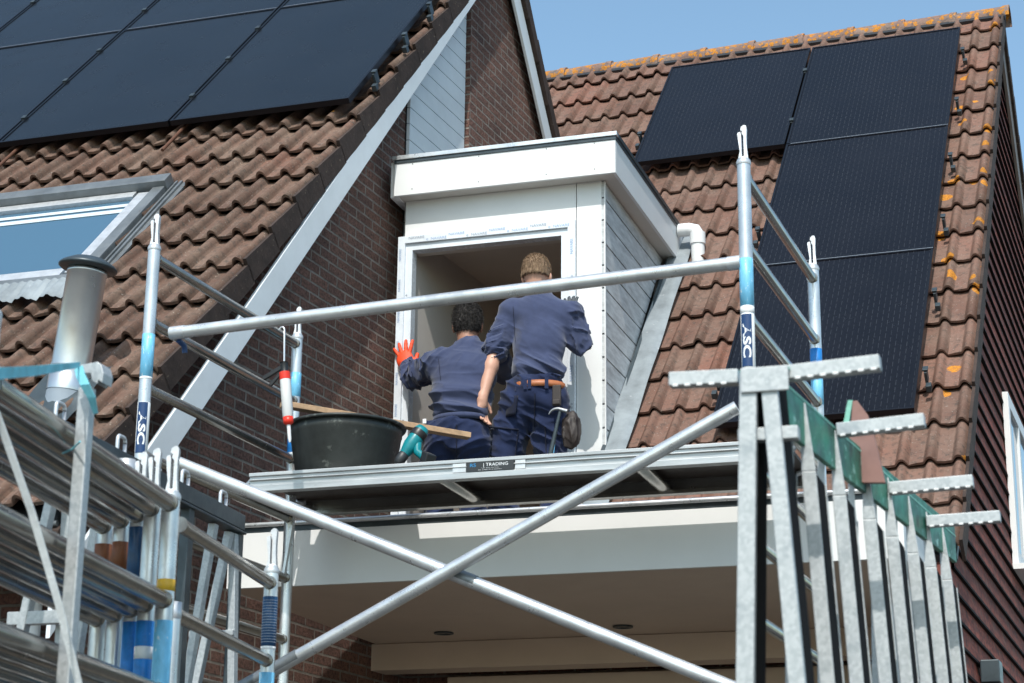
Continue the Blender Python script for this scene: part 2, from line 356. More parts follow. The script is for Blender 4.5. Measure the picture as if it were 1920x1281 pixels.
def text_polys(body, bold=0.0):
    cu = bpy.data.curves.new('t', 'FONT'); cu.body = body; cu.align_x = 'CENTER'; cu.align_y = 'CENTER'; cu.size = 1; cu.offset = bold; cu.resolution_u = 3
    o = bpy.data.objects.new('t', cu); COL.objects.link(o); dg = bpy.context.evaluated_depsgraph_get()
    me = bpy.data.meshes.new_from_object(o.evaluated_get(dg)); v = [tuple(p.co) for p in me.vertices]; f = [tuple(p.vertices) for p in me.polygons]
    bpy.data.objects.remove(o); bpy.data.meshes.remove(me); bpy.data.curves.remove(cu); return v, f
def lettering(body, place, name, m, parent, sx=1., sy=1., bold=0.):
    """place(u,v) -> 3D point"""
    v, f = text_polys(body, bold); b = MB(); b.v = [tuple(place(x * sx, y * sy)) for x, y, _ in v]; b.f = f; b.sm = [False] * len(f); b.uv = [None] * len(f); b.mi = [0] * len(f)
    return b.build(name, m, parent)

# ================================================================ SETTING
b = MB(); b.face([(-60, -20, 0), (60, -20, 0), (60, 90, 0), (-60, 90, 0)]); g_ = b.build('ground', M['pave']); g_['kind'] = 'structure'

def tile_roof(name, m, O, U, Vv, Nn, umax, v0, v1, parent, skip=None, g=.335, seed=1, rollh=1., lift=.036, thk=.015, prof=None):
    rg = np.random.default_rng(seed); prof = prof or [(a, h * rollh) for a, h in [(0, .0), (.008, .006), (.016, .020), (.026, .031), (.037, .0345), (.048, .031), (.058, .020), (.066, .006), (.074, 0), (.112, -.003)]]
    ncol = int(umax / .15) + 1; nrow = int(math.ceil((v1 - v0) / g)); b = MB(); verts = []; faces = []; uvs = []
    jit = rg.normal(0, .0022, (nrow, ncol + 2)); jl = rg.normal(0, .004, (nrow, ncol + 2))
    us = []
    for c in range(ncol):
        for i, (pu, h) in enumerate(prof): us.append((c * .15 + pu, h, c))
    us.append((ncol * .15, 0., ncol))
    for r in range(nrow):
        va = v0 + r * g; vb = min(va + g + .03, v1 + .02); st = r % 2
        def P(u, v, h): return O + U * u + Vv * v + Nn * h
        base = len(verts); rows = []
        for kind in range(4):                       # 0 underside back, 1 butt bottom, 2 butt top, 3 top end
            for (u, h, c) in us:
                tcol = (c + st) // 2; j = jit[r, tcol]; jv = jl[r, tcol]
                jo = -.006 if ((c + st) % 2 == 0 and u - c * .15 < .001) else 0
                if kind == 0: verts.append(P(u, va + .12, h + lift * .62 - .013 + j))
                elif kind == 1: verts.append(P(u, va + jv, h + lift - thk + j))
                elif kind == 2: verts.append(P(u, va + jv, h + lift + j + jo))
                else: verts.append(P(u, vb, h + j * .3 + .001 + jo * .5))
        n = len(us)
        for kind in range(3):
            for i in range(n - 1):
                u, h, c = us[i]
                if skip and skip(P(u + .01, (va + vb) / 2, 0)): continue
                a = base + kind * n + i; faces.append((a, a + n, a + n + 1, a + 1) ); uvs.append((((c + st) // 2) * 1.0 + .5 + seed * 40, r + .5)); b.sm.append(kind != 1 and (.0 < us[i][0] - us[i][2] * .15 + .004 < .072))
    b.v = verts; b.f = [f[::-1] for f in faces]; b.mi = [0] * len(faces); b.uv = [[q] * 4 for q in uvs]
    return b.build(name, m, parent)

# ================================================================ LEFT HOUSE
G_AZ = 3.5; YG, XG = az(G_AZ), az(G_AZ + 90); G0 = V(-4.45, 10.55, 0)
def GW(px, py, off=0): return hit(px, py, G0 + XG * off, XG)
def GP(s, z, off=0): return G0 + YG * s + XG * off + Z * z
def gs(p): return float(np.dot(V(p) - G0, YG))
PL = R(46.9); VL = YG * math.cos(PL) + Z * math.sin(PL); UL = -az(89.3); NL = nz(np.cross(-UL, VL)); OL = GW(509, 465, .17) + UL * .05; SKU0, SKU1, SKV0, SKV1 = .91, 2.6, -.27, .86
BO = .14
AL = np.linalg.inv(np.array([UL, VL, NL]).T)
def LU(px, py, off=0):
    p = hit(px, py, OL + NL * off, NL); return AL @ (p - OL)
def LR(u, v, h=0): return OL + UL * u + VL * v + NL * h
apex = GW(946, -125, BO); sA = gs(apex); zA = apex[2] + .12
V_EAVE = -2.37; vR = (zA - OL[2]) / VL[2]
house = thing('brick_house', 'dark brown brick house at left with tiled roof, white bargeboards and brick gable wall', 'house', GP(-2.6, 0, -1.5))
# gable wall (a polygon below the rake), walls carry uv in metres
ze = LR(0, V_EAVE)[2] - .12
guv = lambda p: (gs(p), p[2])
s_front = gs(LR(0, V_EAVE)) + .42; tanL = math.tan(PL)
s_e = gs(LR(0, V_EAVE)); zrake = lambda s: LR(0, V_EAVE)[2] + (s - s_e) * tanL - .10
s_back = 6.5; ztop = zrake(sA)
tanB = .80; zback = lambda s: ztop - (s - sA) * tanB
poly = [GP(s_front, 0), GP(s_back, 0), GP(s_back, zback(s_back)), GP(sA, ztop), GP(s_front, zrake(s_front))]
b = MB(); b.prism(poly, -XG * .22, guv); b.build('gable_wall', M['brick'], house)
# the part of the gable that stands proud, right of the white cladding
s1 = gs(GW(865, 170)); zs = zrake(s1) 
b = MB(); b.prism([GP(s1, 2.0, .065), GP(s_back, 2.0, .065), GP(s_back, zback(s_back) - .02, .065), GP(sA, ztop - .02, .065), GP(s1, zs - .02, .065)], -XG * .060, guv)
b.face([GP(s1 - .002, 2.0, .065), GP(s1 - .002, zs - .02, .065), GP(s1 - .002, zs - .02, 0.003), GP(s1 - .002, 2.0, .003)], [(p, q) for p, q in ((.065, 2), (.065, zs), (0, zs), (0, 2))])
b.build('gable_pier', M['brick'], house)
b = MB(); fw0 = GP(s_front, 0, -.221); fX = -az(89.3)
fuv = lambda p: (float(np.dot(V(p) - fw0, fX)), p[2])
b.prism([fw0 + XG * .218 - YG * .003, fw0 + XG * .218 - YG * .003 + fX * 9, fw0 + XG * .218 - YG * .003 + fX * 9 + Z * (ze - .05), fw0 + XG * .218 - YG * .003 + Z * (ze - .05)], YG * .2, fuv); b.build('front_wall', M['brick_front'], house)
# white boarded panel: each board a bevelled strip, cut by the rake
sc0 = gs(GW(759, 250)); sc1 = s1 - .012
b = MB(); pz = .112; z = 5.2
rk = lambda s: zrake(s) - .02
while z < rk(sc1):
    za, zb = z + .006, z + pz
    pts = [(sc0, za), (sc1, za), (sc1, min(zb, rk(sc1))), (sc0, zb)]
    # clip against the rake
    out = []
    for i in range(4):
        p, q = pts[i], pts[(i + 1) % 4]; fp, fq = rk(p[0]) - p[1], rk(q[0]) - q[1]
        if fp >= 0: out.append(p)
        if (fp >= 0) != (fq >= 0):
            t = fp / (fp - fq); out.append((p[0] + (q[0] - p[0]) * t, p[1] + (q[1] - p[1]) * t))
    if len(out) >= 3: b.prism([GP(s, zz, .034) for s, zz in out], -XG * .022)
    z += pz
b.prism([GP(sc0, 5.2, .011), GP(sc1, 5.2, .011), GP(sc1, rk(sc1), .011), GP(sc0, rk(sc0), .011)], -XG * .008, mi=1)
b.build('cladding_panel', [M['grey_white'], M['dark']], house)
# bargeboards
def rake_pts(pxs, off): return [GW(x, y, off) for x, y in pxs]
lo = LR(0, V_EAVE)
p0, p1, q0, q1 = GW(287, 829, BO), GW(860, 0, BO), GW(339, 829, BO), GW(893, 0, BO)
def ext(a, c, st_): d = nz(c - a); return a + d * ((st_ - gs(a)) / np.dot(d, YG))
ap, sb0 = ext(p0, p1, sA), ext(p0, p1, s_e - .02)
b = MB(); b.prism([sb0, ap, ext(q0, q1, sA), ext(q0, q1, s_e - .02)], -XG * .022); b.build('bargeboard', M['grey_white'], house, .002)
rb0 = GW(975, 0, BO); rb1 = GW(1027, 229, BO); dQ = nz(rb1 - rb0); rap = rb0 - dQ * ((gs(rb0) - sA) / np.dot(dQ, YG)); rend = rb0 + dQ * ((s_back - .6 - gs(rb0)) / np.dot(dQ, YG))
wr = float(np.linalg.norm(GW(957, 0, BO) - GW(975, 0, BO)))
zz = lambda p: p
b = MB(); b.prism([rap + Z * .02, rend + Z * .02, rend - Z * .20, rap - Z * .20], -XG * .022); b.build('bargeboard', M['grey_white'], house, .002)
b = MB(); b.prism([rap + Z * .02, rend + Z * .02, rend + Z * .17, rap + Z * .17], -XG * .04 + XG * .0); b.prism([rap + Z * .03, rend + Z * .03, rend + Z * .15, rap + Z * .15], -XG * 4.5)
k = 0; L_ = np.linalg.norm(rend - rap)
while k * .33 < L_ - .3:
    a_ = rap + dQ * (k * .33); c_ = a_ + dQ * .345
    b.prism([a_ + XG * .03 + Z * .05, c_ + XG * .03 + Z * .03, c_ + XG * .03 + Z * .165, a_ + XG * .03 + Z * .195], -XG * .07); k += 1
b.build('rear_roof', M['tile_edge'], house)
# front slope of tiles, its underlay and the side flanges of the verge tiles
b = MB(); b.prism([LR(.02, V_EAVE, -.035), LR(7.2, V_EAVE, -.035), LR(7.2, vR, -.035), LR(.02, vR, -.035)], -NL * .05); b.build('roof_deck', M['dark'], house)
def in_sky(p):
    q = AL @ (p - OL); return (SKU0 + .02 < q[0] < SKU1 - .02 and SKV0 - .05 < q[1] < SKV1 + .03)
tile_roof('roof_tiles', M['tile_left'], OL, UL, VL, NL, 7.2, V_EAVE, vR, house, skip=in_sky, seed=3, rollh=1.3, lift=.047, g=.355, thk=.017, prof=[(0, .0), (.005, .014), (.012, .030), (.022, .038), (.032, .041), (.042, .038), (.052, .030), (.059, .014), (.064, 0), (.107, -.004)])
b = MB(); r = 0
while V_EAVE + r * .355 < vR:
    va = V_EAVE + r * .355; b.prism([LR(-.004, va + .0, .07), LR(-.004, va + .368, .03), LR(-.004, va + .368, -.085), LR(-.004, va + .0, -.07)], XG * .02); r += 1
b.prism([GP(s_e + .02, zrake(s_e) - .02, .002), GP(sA, ztop - .02, .002), GP(sA, ztop + .02, .002), GP(s_e + .02, zrake(s_e) + .02, .002)], XG * (BO - .03))
b.build('verge_tiles', M['tile_edge'], house)
# eaves gutter and fascia of the left house
g0 = LR(.02, V_EAVE, -.06); g1 = LR(7.2, V_EAVE, -.06)
b = MB(); b.prism([g0 - Z * .02, g1 - Z * .02, g1 - Z * .19, g0 - Z * .19], YG * .02); b.build('fascia', M['white'], house, .002)
b = MB(); b.prism([g0 - Z * .19 + YG * .021, g1 - Z * .19 + YG * .021, g1 - Z * .19 + YG * .45, g0 - Z * .19 + YG * .45], Z * .018); b.build('soffit', M['cream'], house)
b = MB(); b.tube(g0 - YG * .01 - Z * .005, g1 - YG * .01 - Z * .005, .014, 10); b.prism([g0 - Z * .04 - YG * .006, g1 - Z * .04 - YG * .006, g1 - Z * .075 - YG * .006, g0 - Z * .075 - YG * .006], YG * .004); b.build('gutter', M['zinc'], house)
# chimney-free roof: rafters above the skylight left out; downpipe on the front wall
dp = onY(62, 1200, float(fw0[1]) - .08); b = MB(); b.tube((dp[0], dp[1], 0), (dp[0] - .02, dp[1], ze - .2), .045, 24)
b.build('downpipe', M['cream'] if False else M['white'], house)

# ---------------------------------------------------------------- roof window (skylight) let into the left roof
sk = thing('roof_window', 'grey framed roof window with blue sky reflected in its glass, in the left tiled roof', 'roof window', LR(2.0, .3, 0))
u0, u1, v0, v1 = SKU0, SKU1, SKV0, SKV1
def LB(b, ua, ub, va, vb, ha, hb, mi=0): b.prism([LR(ua, va, ha), LR(ub, va, ha), LR(ub, vb, ha), LR(ua, vb, ha)], NL * (hb - ha), mi=mi)
b = MB(); LB(b, u0, u0 + .075, v0, v1, -.03, .085); LB(b, u1 - .10, u1, v0, v1, -.03, .085); LB(b, u0 - .01, u1 + .01, v1 - .075, v1 + .02, -.03, .12); LB(b, u0, u1, v0 - .03, v0 + .05, -.03, .08); b.build('frame', M['zinc'], sk, .004)
b = MB(); LB(b, u0 + .08, u0 + .155, v0 + .08, v1 - .11, .02, .075); LB(b, u1 - .18, u1 - .105, v0 + .08, v1 - .11, .02, .075); LB(b, u0 + .181, u1 - .181, v0 + .055, v0 + .14, .02, .072); LB(b, u0 + .181, u1 - .181, v1 - .14, v1 - .078, .02, .072); b.build('sash', M['alu_cast'], sk, .003)
b = MB(); b.face([LR(u0 + .15, v0 + .13, .045), LR(u1 - .18, v0 + .13, .045), LR(u1 - .18, v1 - .13, .045), LR(u0 + .15, v1 - .13, .045)][::-1]); gl = b.build('glass', M['glass_roof'], sk)
b = MB(); LB(b, u0 + .185, u1 - .185, v1 - .30, v1 - .255, .047, .050); LB(b, u0 + .185, u1 - .185, v1 - .225, v1 - .19, .047, .050); b.build('blind', M['blind'], sk)
b = MB(); q = []
nU = 150
for j, vv in enumerate((v0 - .045, v0 - .10, v0 - .17, v0 - .25)):
    q.append([LR(u0 - .12 + (u1 - u0 + .3) * i / nU, vv, .055 + .05 + .006 * math.sin(i * 1.7 + j * .7) + (.012 * math.sin((u0 - .17 + (u1 - u0 + .3) * i / nU) / .15 * 2 * math.pi) if j > 1 else 0)) for i in range(nU + 1)])
b.grid(q[::-1]); b.build('flashing_apron', M['lead'], sk)
b = MB(); LB(b, u0 - .09, u0 - .002, v0 - .05, v1 + .03, .035, .047); LB(b, u0 - .06, u0 - .045, v0 - .05, v1 + .03, .048, .06); LB(b, u0 - .03, u0 - .018, v0 - .05, v1 + .03, .048, .062); b.build('side_flashing', M['tile_left'] if False else M['zinc'], sk)

# ---------------------------------------------------------------- solar panels: lattice positions shared by both arrays
def solar(P, ua, ub, va, vb, glassm, label, group, clips=(), edge=(), h0=.115, mid=None, gv=.006):
    """P(u,v,h) roof frame; a framed glass panel .035 thick"""
    t = thing('solar_panel', label, 'solar panel', P((ua + ub) / 2, va, h0), group)
    g = .008; ua, ub, va, vb = ua + g, ub - g, va + gv, vb - gv
    nn = P(0, 0, 1) - P(0, 0, 0)
    def bx(bb, a, c, d, e, h, hh): bb.prism([P(a, d, h), P(c, d, h), P(c, e, h), P(a, e, h)], nn * (hh - h))
    b = MB(); fwid = .014
    bx(b, ua, ub, va, va + fwid, h0, h0 + .036); bx(b, ua, ub, vb - fwid, vb, h0, h0 + .036); bx(b, ua, ua + fwid, va + fwid + .0005, vb - fwid - .0005, h0, h0 + .036); bx(b, ub - fwid, ub, va + fwid + .0005, vb - fwid - .0005, h0, h0 + .036)
    b.build('frame', M['pv_frame'], t)
    b = MB(); c = [(ua + fwid, va + fwid), (ub - fwid, va + fwid), (ub - fwid, vb - fwid), (ua + fwid, vb - fwid)]
    b.face([P(x, y, h0 + .031) for x, y in c][::-1], [(x, y) for x, y in c][::-1]); b.face([P(x, y, h0 + .01) for x, y in c]); b.build('glass', glassm, t)
    if mid:
        b = MB(); vm = (va + vb) / 2
        for dv in (-.008, .004): b.prism([P(ua + .02, vm + dv, h0 + .032), P(ub - .02, vm + dv, h0 + .032), P(ub - .02, vm + dv + .004, h0 + .032), P(ua + .02, vm + dv + .004, h0 + .032)], nn * .0008)
        b.build('centre_strip', M['silver'], t)
    if edge:
        b = MB(); ve = va if edge == 'low' else vb; b.prism([P(ua + .002, ve - .004, h0 + .0365), P(ub - .03, ve - .004, h0 + .0365), P(ub - .03, ve + .002, h0 + .0365), P(ua + .002, ve + .002, h0 + .0365)], nn * .002); b.build('edge_strip', M['silver'], t)
    for (cu, cv) in clips:
        b = MB(); e = .015; b.prism([P(cu - e, cv - .02, h0 + .037), P(cu + e, cv - .02, h0 + .037), P(cu + e, cv + .02, h0 + .037), P(cu - e, cv + .02, h0 + .037)], nn * .012)
        b.prism([P(cu - .008, cv - .03, h0 - .04), P(cu + .008, cv - .03, h0 - .04), P(cu + .008, cv + .03, h0 - .04), P(cu - .008, cv + .03, h0 - .04)], nn * .075)
        if abs(cu - ua) > .02 and cu < ua or cu > ub:
            s_ = -1 if cu < ua else 1
            b.prism([P(cu, cv - .10, h0 - .05), P(cu + s_ * .03, cv - .10, h0 - .05), P(cu + s_ * .03, cv - .06, h0 - .05), P(cu, cv - .06, h0 - .05)], nn * .04)
        b.build('clamp', M['zinc'] if False else M['slate_steel'], t, .002)
LPu = [.045, 1.24, 2.44, 3.67, 4.9]; LPv = [1.61, 3.455, 5.3]
nmx = 0
nm = {0: 'nearest the right edge of the left roof', 1: 'second from the right edge of the left roof', 2: 'third from the right edge of the left roof', 3: 'at the far left of the left roof'}
for r in range(2):
    for c in range(4):
        solar(LR, LPu[c], LPu[c + 1], LPv[r], LPv[r + 1], M['pv_left'], 'black solar panel of the %s row, %s' % (('lower', 'upper')[r], nm[c]), 'solar panels on the left roof',
              clips=[(LPu[c] - (.03 if c == 0 else 0), LPv[r] + f * 1.84) for f in (.2, .52, .8)], edge='low' if r == 1 else (), gv=.003)
b = MB(); 
for (uu, vv) in ((1.17, 1.44), (2.33, 1.38)): 
    b = MB(); b.tube(LR(uu, vv - .12, .085), LR(uu + .0, vv + .3, .085), .011, 8)
    tag(b.build('mounting_rail', M['rust'], None, org=LR(uu, vv, .05)), 'thin rusty mounting rail end poking out below the left solar panels, %s' % ('right one' if uu < 2 else 'left one'), 'rail')

# ---------------------------------------------------------------- flue pipe through the left roof
fb = onY(118, 775, 7.82); ft = onY(166, 497, 7.82); ax = nz(ft - fb)
fl = thing('flue_pipe', 'shiny steel flue pipe with dark mushroom cap and grey collar on the left roof', 'flue pipe', fb)
LN = float(np.linalg.norm(ft - fb)); rr = .094
b = MB(); b.lathe(fb, [(rr, LN * .30), (rr, LN * .93), (rr * 1.03, LN * .932), (rr * 1.03, LN * .955), (rr * .8, LN * .96), (rr * .8, LN * 1.02)], ax, 48)
b.lathe(fb, [(rr * 1.025, LN * .30), (rr * 1.025, LN * .312)], ax, 48); b.lathe(fb, [(rr * 1.02, LN * .14), (rr * 1.02, LN * .30), (rr, LN * .30)], ax, 48); b.build('pipe', M['shiny'], fl)
b = MB(); b.lathe(fb, [(rr * 1.08, -.55), (rr * 1.0, LN * .14), (rr * .95, LN * .14)], ax, 48); b.build('collar', M['grey_pvc'], fl)
b = MB(); b.lathe(fb, [(0, LN * .965), (rr * 1.38, LN * .965), (rr * 1.50, LN * .975), (rr * 1.50, LN * .985), (rr * 1.38, LN * 1.0), (rr * .9, LN * 1.035), (rr * .4, LN * 1.045), (0, LN * 1.046)], ax, 48); b.build('cap', M['slate_steel'], fl)
b = MB(); uvb = AL @ (fb - OL); uf, vf = uvb[0], uvb[1]
P4 = [[LR(uf - .17 + .34 * i / 12, vf - .25 + .50 * j / 8, .072 + .004 * math.cos(i * 2.6 + j)) for i in range(13)] for j in range(9)]; b.grid(P4); b.build('roof_flange', M['epdm'], fl)

# ================================================================ RIGHT HOUSE
VRr = az(1) * math.cos(R(48)) + Z * math.sin(R(48)); XR = az(91); UR = -XR; NR = nz(np.cross(XR, VRr))
bR = V(-3.083, 10.579, 4.272) - NR * .05; OR = hit(1800, 1030, bR, NR)
def RR(u, v, h=0): return OR + UR * u + VRr * v + NR * h
V_TOP = 6.80
h2 = thing('tiled_house', 'house at right with red brown tiled roof, lichened ridge and dark boarded side wall', 'house', V(-2.6, 12.5, 0))
D0 = V(-3.083, 10.574, 0); XD, YD = az(89), az(-1)
def DP(x, y, z): return D0 + XD * x + YD * y + Z * z
def in_dormer(p):
    q = p - D0; x = float(np.dot(q, XD)); y = float(np.dot(q, YD)); return -1.7 < x < .10 and y < 1.68 or (x < -1.25 and y < .2)
tile_roof('roof_tiles', M['tile_right'], OR, UR, VRr, NR, 4.1, 0., V_TOP, h2, skip=in_dormer, seed=5, g=.362)
b = MB()
def deck(ua, ub, va, vb): b.prism([RR(ua, va, -.03), RR(ub, va, -.03), RR(ub, vb, -.03), RR(ua, vb, -.03)], -NR * .04)
xl = 2.02
deck(.02, xl - .06, 0, V_TOP); deck(xl - .055, 4.1, 3.45, V_TOP); b.build('roof_deck', M['dark'], h2)
# verge: thick tile ends
b = MB(); r = 0
while r * .362 < V_TOP:
    va = r * .362; b.prism([RR(-.003, va - .004, .062), RR(-.003, va + .372, .03), RR(-.003, va + .372, -.09), RR(-.003, va - .004, -.075)], XR * .018); r += 1
b.build('verge_tiles', M['tile_edge'], h2)
# ridge
b = MB(); u = -.04; rr_ = .115; i = 0
rid = RR(0, V_TOP, 0) + az(1) * .05; 
while u < 4.2:
    pr = [(rr_ * 1.0, u - .02), (rr_ * 1.0, u + .03), (rr_ * .93, u + .035), (rr_ * .86, u + .43)]
    G = []
    for q_, uu in pr: G.append([rid + UR * uu + Z * (-.01 + math.sin(a) * q_ * .95 + RNG.normal(0, .0015)) - az(1) * math.cos(a) * q_ * 1.05 for a in np.linspace(-.15, math.pi + .15, 15)])
    b.grid(G, True); b.grid([G[0], [p + UR * .0 - (p - (rid + UR * (u - .02))) * .12 for p in G[0]]]); u += .405
b.prism([RR(-.03, V_TOP - .09, .0), RR(4.2, V_TOP - .09, .0), RR(4.2, V_TOP + .02, .0), RR(-.03, V_TOP + .02, .0)], NR * .035, mi=1)
b.build('ridge_tiles', [M['ridge'], M['dark']], h2)
RPu = [.27, 1.425, 2.565]; RPv = [1.08, 2.885, 4.635, 6.34]
for (c, r, lb) in ((1, 2, 'black solar panel at upper left of the right roof, left of the column of three'), (0, 2, 'top black solar panel in the column of three on the right roof'), (0, 1, 'middle black solar panel in the column of three on the right roof'), (0, 0, 'bottom black solar panel in the column of three on the right roof')):
    cl = [(RPu[c] - .03 if c == 0 else RPu[c], RPv[r] + f * 1.75) for f in (.22, .72)] + ([(RPu[c + 1] + .03, RPv[r] + .28 * 1.75)] if (c == 1 or r < 2) else [])
    solar(RR, RPu[c], RPu[c + 1], RPv[r], RPv[r + 1], M['pv_right'], lb, 'solar panels on the right roof', clips=cl, edge='high' if r < 2 else ())
# rear slope and its bargeboard
rp = RR(0, V_TOP) + az(1) * .06; bk = az(1) * math.cos(R(47.5)) - Z * math.sin(R(47.5)); nb = nz(np.cross(XR, bk)); nb = nb if nb[2] > 0 else -nb
b = MB(); b.prism([rp, rp + UR * 4.6, rp + UR * 4.6 + bk * 6.5, rp + bk * 6.5], -nb * .06)
k = 0
while k < 19: b.prism([rp + bk * (k * .335) + nb * .07 + XR * .01, rp + bk * (k * .335 + .35) + nb * .03 + XR * .01, rp + bk * (k * .335 + .35) - nb * .07 + XR * .01, rp + bk * (k * .335) - nb * .07 + XR * .01], -XR * .05); k += 1
b.build('rear_roof', M['tile_edge'], h2)
b = MB(); b.prism([rp - nb * .07 - XR * .012, rp + bk * 6.5 - nb * .07 - XR * .012, rp + bk * 6.5 - nb * .25 - XR * .012, rp - nb * .25 - XR * .012], -XR * .022); b.build('bargeboard', varied('brown_grey_bargeboard', (.21, .18, .16), .6, amt=.15), h2)
# side wall of lapped dark boards (real laps)
xw = -.07; wall = lambda y, z: V(OR[0], OR[1], 0) + XR * xw + az(1) * y + Z * z
tanR = math.tan(R(48)); zf = lambda y: OR[2] - .11 + y * tanR; yt = float(np.dot(rp - OR, az(1))); zr = lambda y: rp[2] - .1 - (y - yt) * math.tan(R(47.5))
y0w, y1w = -.12, yt + 4.3
b = MB(); z = .0; st = .125; rg = random.Random(3)
while z < rp[2] - .1:
    z1 = z + st; ya = y0w if z1 < zf(y0w) else (z1 - zf(0)) / tanR; yb = y1w if z1 < zr(y1w) else yt + (rp[2] - .1 - z1) / math.tan(R(47.5))
    ya2 = y0w if z < zf(y0w) else (z - zf(0)) / tanR; yb2 = y1w if z < zr(y1w) else yt + (rp[2] - .1 - z) / math.tan(R(47.5))
    if yb <= ya: break
    ou, inn = XR * (.036 + rg.uniform(-.003, .003)), XR * .018; q = [wall(ya2, z) + ou, wall(yb2, z) + ou, wall(yb, z1) + inn, wall(ya, z1) + inn]
    b.face(q, [(float(np.dot(p - OR, az(1))) + int(z / st) * 3.7, p[2]) for p in q]); b.face([wall(ya2, z) + ou, wall(ya2, z), wall(yb2, z), wall(yb2, z) + ou], [(0, .005)] * 4); z += st
b.prism([wall(y0w, 0) + XR * .015, wall(y1w, 0) + XR * .015, wall(y1w, zr(y1w)) + XR * .015, wall(yt, rp[2] - .1) + XR * .015, wall(y0w, zf(y0w)) + XR * .015], -XR * .14, lambda p: (0, .06))
b.build('side_wall', M['dark_boards'], h2)
b = MB(); b.prism([wall(y0w - .002, 0) + XR * .03, wall(y0w - .002, 0) - XR * .20, wall(y0w - .002, zf(y0w)) - XR * .20, wall(y0w - .002, zf(y0w)) + XR * .03], -az(1) * .02); b.build('corner_board', M['dark'], h2)
# window in the side wall
WN = XR; wp = lambda px, py, off=.03: hit(px, py, V(OR[0], OR[1], 0) + XR * (xw + off), XR)
a_ = wp(1878, 735); c_ = wp(1910, 1040); ya, yb = 1.35, 2.75; 
ywin = float(np.dot(a_ - OR, az(1))); zt = a_[2]; 
zwt, zwb = 4.85, 3.55
ya = ywin; yb = ywin + 1.5
b = MB()
def WB(ya_, yb_, za_, zb_, o0, o1, mb=None): (mb or b).prism([wall(ya_, za_) + XR * o0, wall(yb_, za_) + XR * o0, wall(yb_, zb_) + XR * o0, wall(ya_, zb_) + XR * o0], XR * (o1 - o0))
zwt = float(zt); zwb = zwt - 1.15
WB(ya, ya + .09, zwb, zwt, .03, .07); WB(yb - .09, yb, zwb, zwt, .03, .07); WB(ya + .091, yb - .091, zwt - .09, zwt, .03, .07); WB(ya + .091, yb - .091, zwb, zwb + .09, .03, .07); WB(ya + .62, ya + .70, zwb + .091, zwt - .091, .03, .068)
b.build('window', M['white'], h2, .003); wo = bpy.data.objects[b'window'.decode()] if 'window' in bpy.data.objects else None
b = MB(); WB(ya + .08, yb - .08, zwb + .08, zwt - .08, .046, .050); b.build('window_glass', M['glass_roof'], h2)
b = MB(); WB(ya - .03, yb + .03, zwb - .04, zwb - .004, .03, .11); b.build('window_sill', M['white'], h2)
# a small dark lamp box low on the side wall
lp = wp(1838, 1262, .03); b = MB(); b.box(lp + XR * .06 + Z * 0, XR * .10, az(1) * .16, Z * .12); b.tube(lp - Z * .06 + XR * .06, lp - Z * .13 + XR * .06, .045, 16)
tag(b.build('wall_lamp', M['slate_steel'], None, .006, org=lp), 'small dark grey wall lamp low on the dark boarded side wall', 'lamp')

# ================================================================ DORMER
do = thing('dormer', 'new white flat roofed dormer with open window hole and grey side cladding', 'dormer', DP(-.65, .6, 4.3))
FY = -.12
def DF(px, py, y=FY): return hit(px, py, DP(0, y, 0), YD)
def dx(p): return float(np.dot(V(p) - D0, XD))
def dy(p): return float(np.dot(V(p) - D0, YD))
zb = float(DF(945, 346)[2]); ztp = float(DF(945, 279)[2]); xlf = dx(DF(738, 369)); xrf = dx(DF(1154, 323)); xwl = xlf + .035
yB = 2.05
def DB(mb, x0, x1, y0, y1, z0, z1, mi=0): mb.prism([DP(x0, y0, z0), DP(x1, y0, z0), DP(x1, y1, z0), DP(x0, y1, z0)], Z * (z1 - z0), mi=mi)
b = MB(); DB(b, xlf, xrf, FY, FY + .02, zb, ztp); b.build('front_fascia', M['white'], do, .0025)
b = MB(); DB(b, xrf - .02, xrf, FY + .021, yB, zb, ztp); b.build('side_fascia', M['white'], do, .0025)
for kx in (.12, .55, .98, 1.28):
    for kz in (.035, .2):
        b = MB(); b.lathe(DP(xlf + kx, FY - .0008, zb + kz), [(0, -.001), (.0035, -.0005), (.004, .0008)], -YD, 10); b.build('screw', M['zinc'], do)
b = MB(); DB(b, xlf - .03, xlf + .02, FY + .021, .9, zb, ztp); b.build('end_fascia', M['white'], do, .0025)
b = MB(); DB(b, xlf + .021, xrf - .021, FY + .021, yB - .02, zb + .006, zb + .02); b.build('soffit', M['cream'], do)
b = MB(); DB(b, xlf - .03, xrf - .021, FY + .022, yB + .25, ztp - .05, ztp - .003); b.build('flat_roof', M['epdm'], do)
b = MB(); DB(b, xlf - .012, xrf + .012, FY - .014, FY + .03, ztp + .001, ztp + .028); DB(b, xlf, xrf + .004, FY - .006, FY - .001, ztp - .022, ztp, 1); b.build('front_roof_trim', [M['alu'], M['slate_steel']], do, .003)
b = MB(); DB(b, xrf - .03, xrf + .012, FY + .031, yB, ztp + .001, ztp + .028); DB(b, xrf + .001, xrf + .005, FY + .0, yB, ztp - .022, ztp); b.build('side_roof_trim', M['slate_steel'], do, .003)
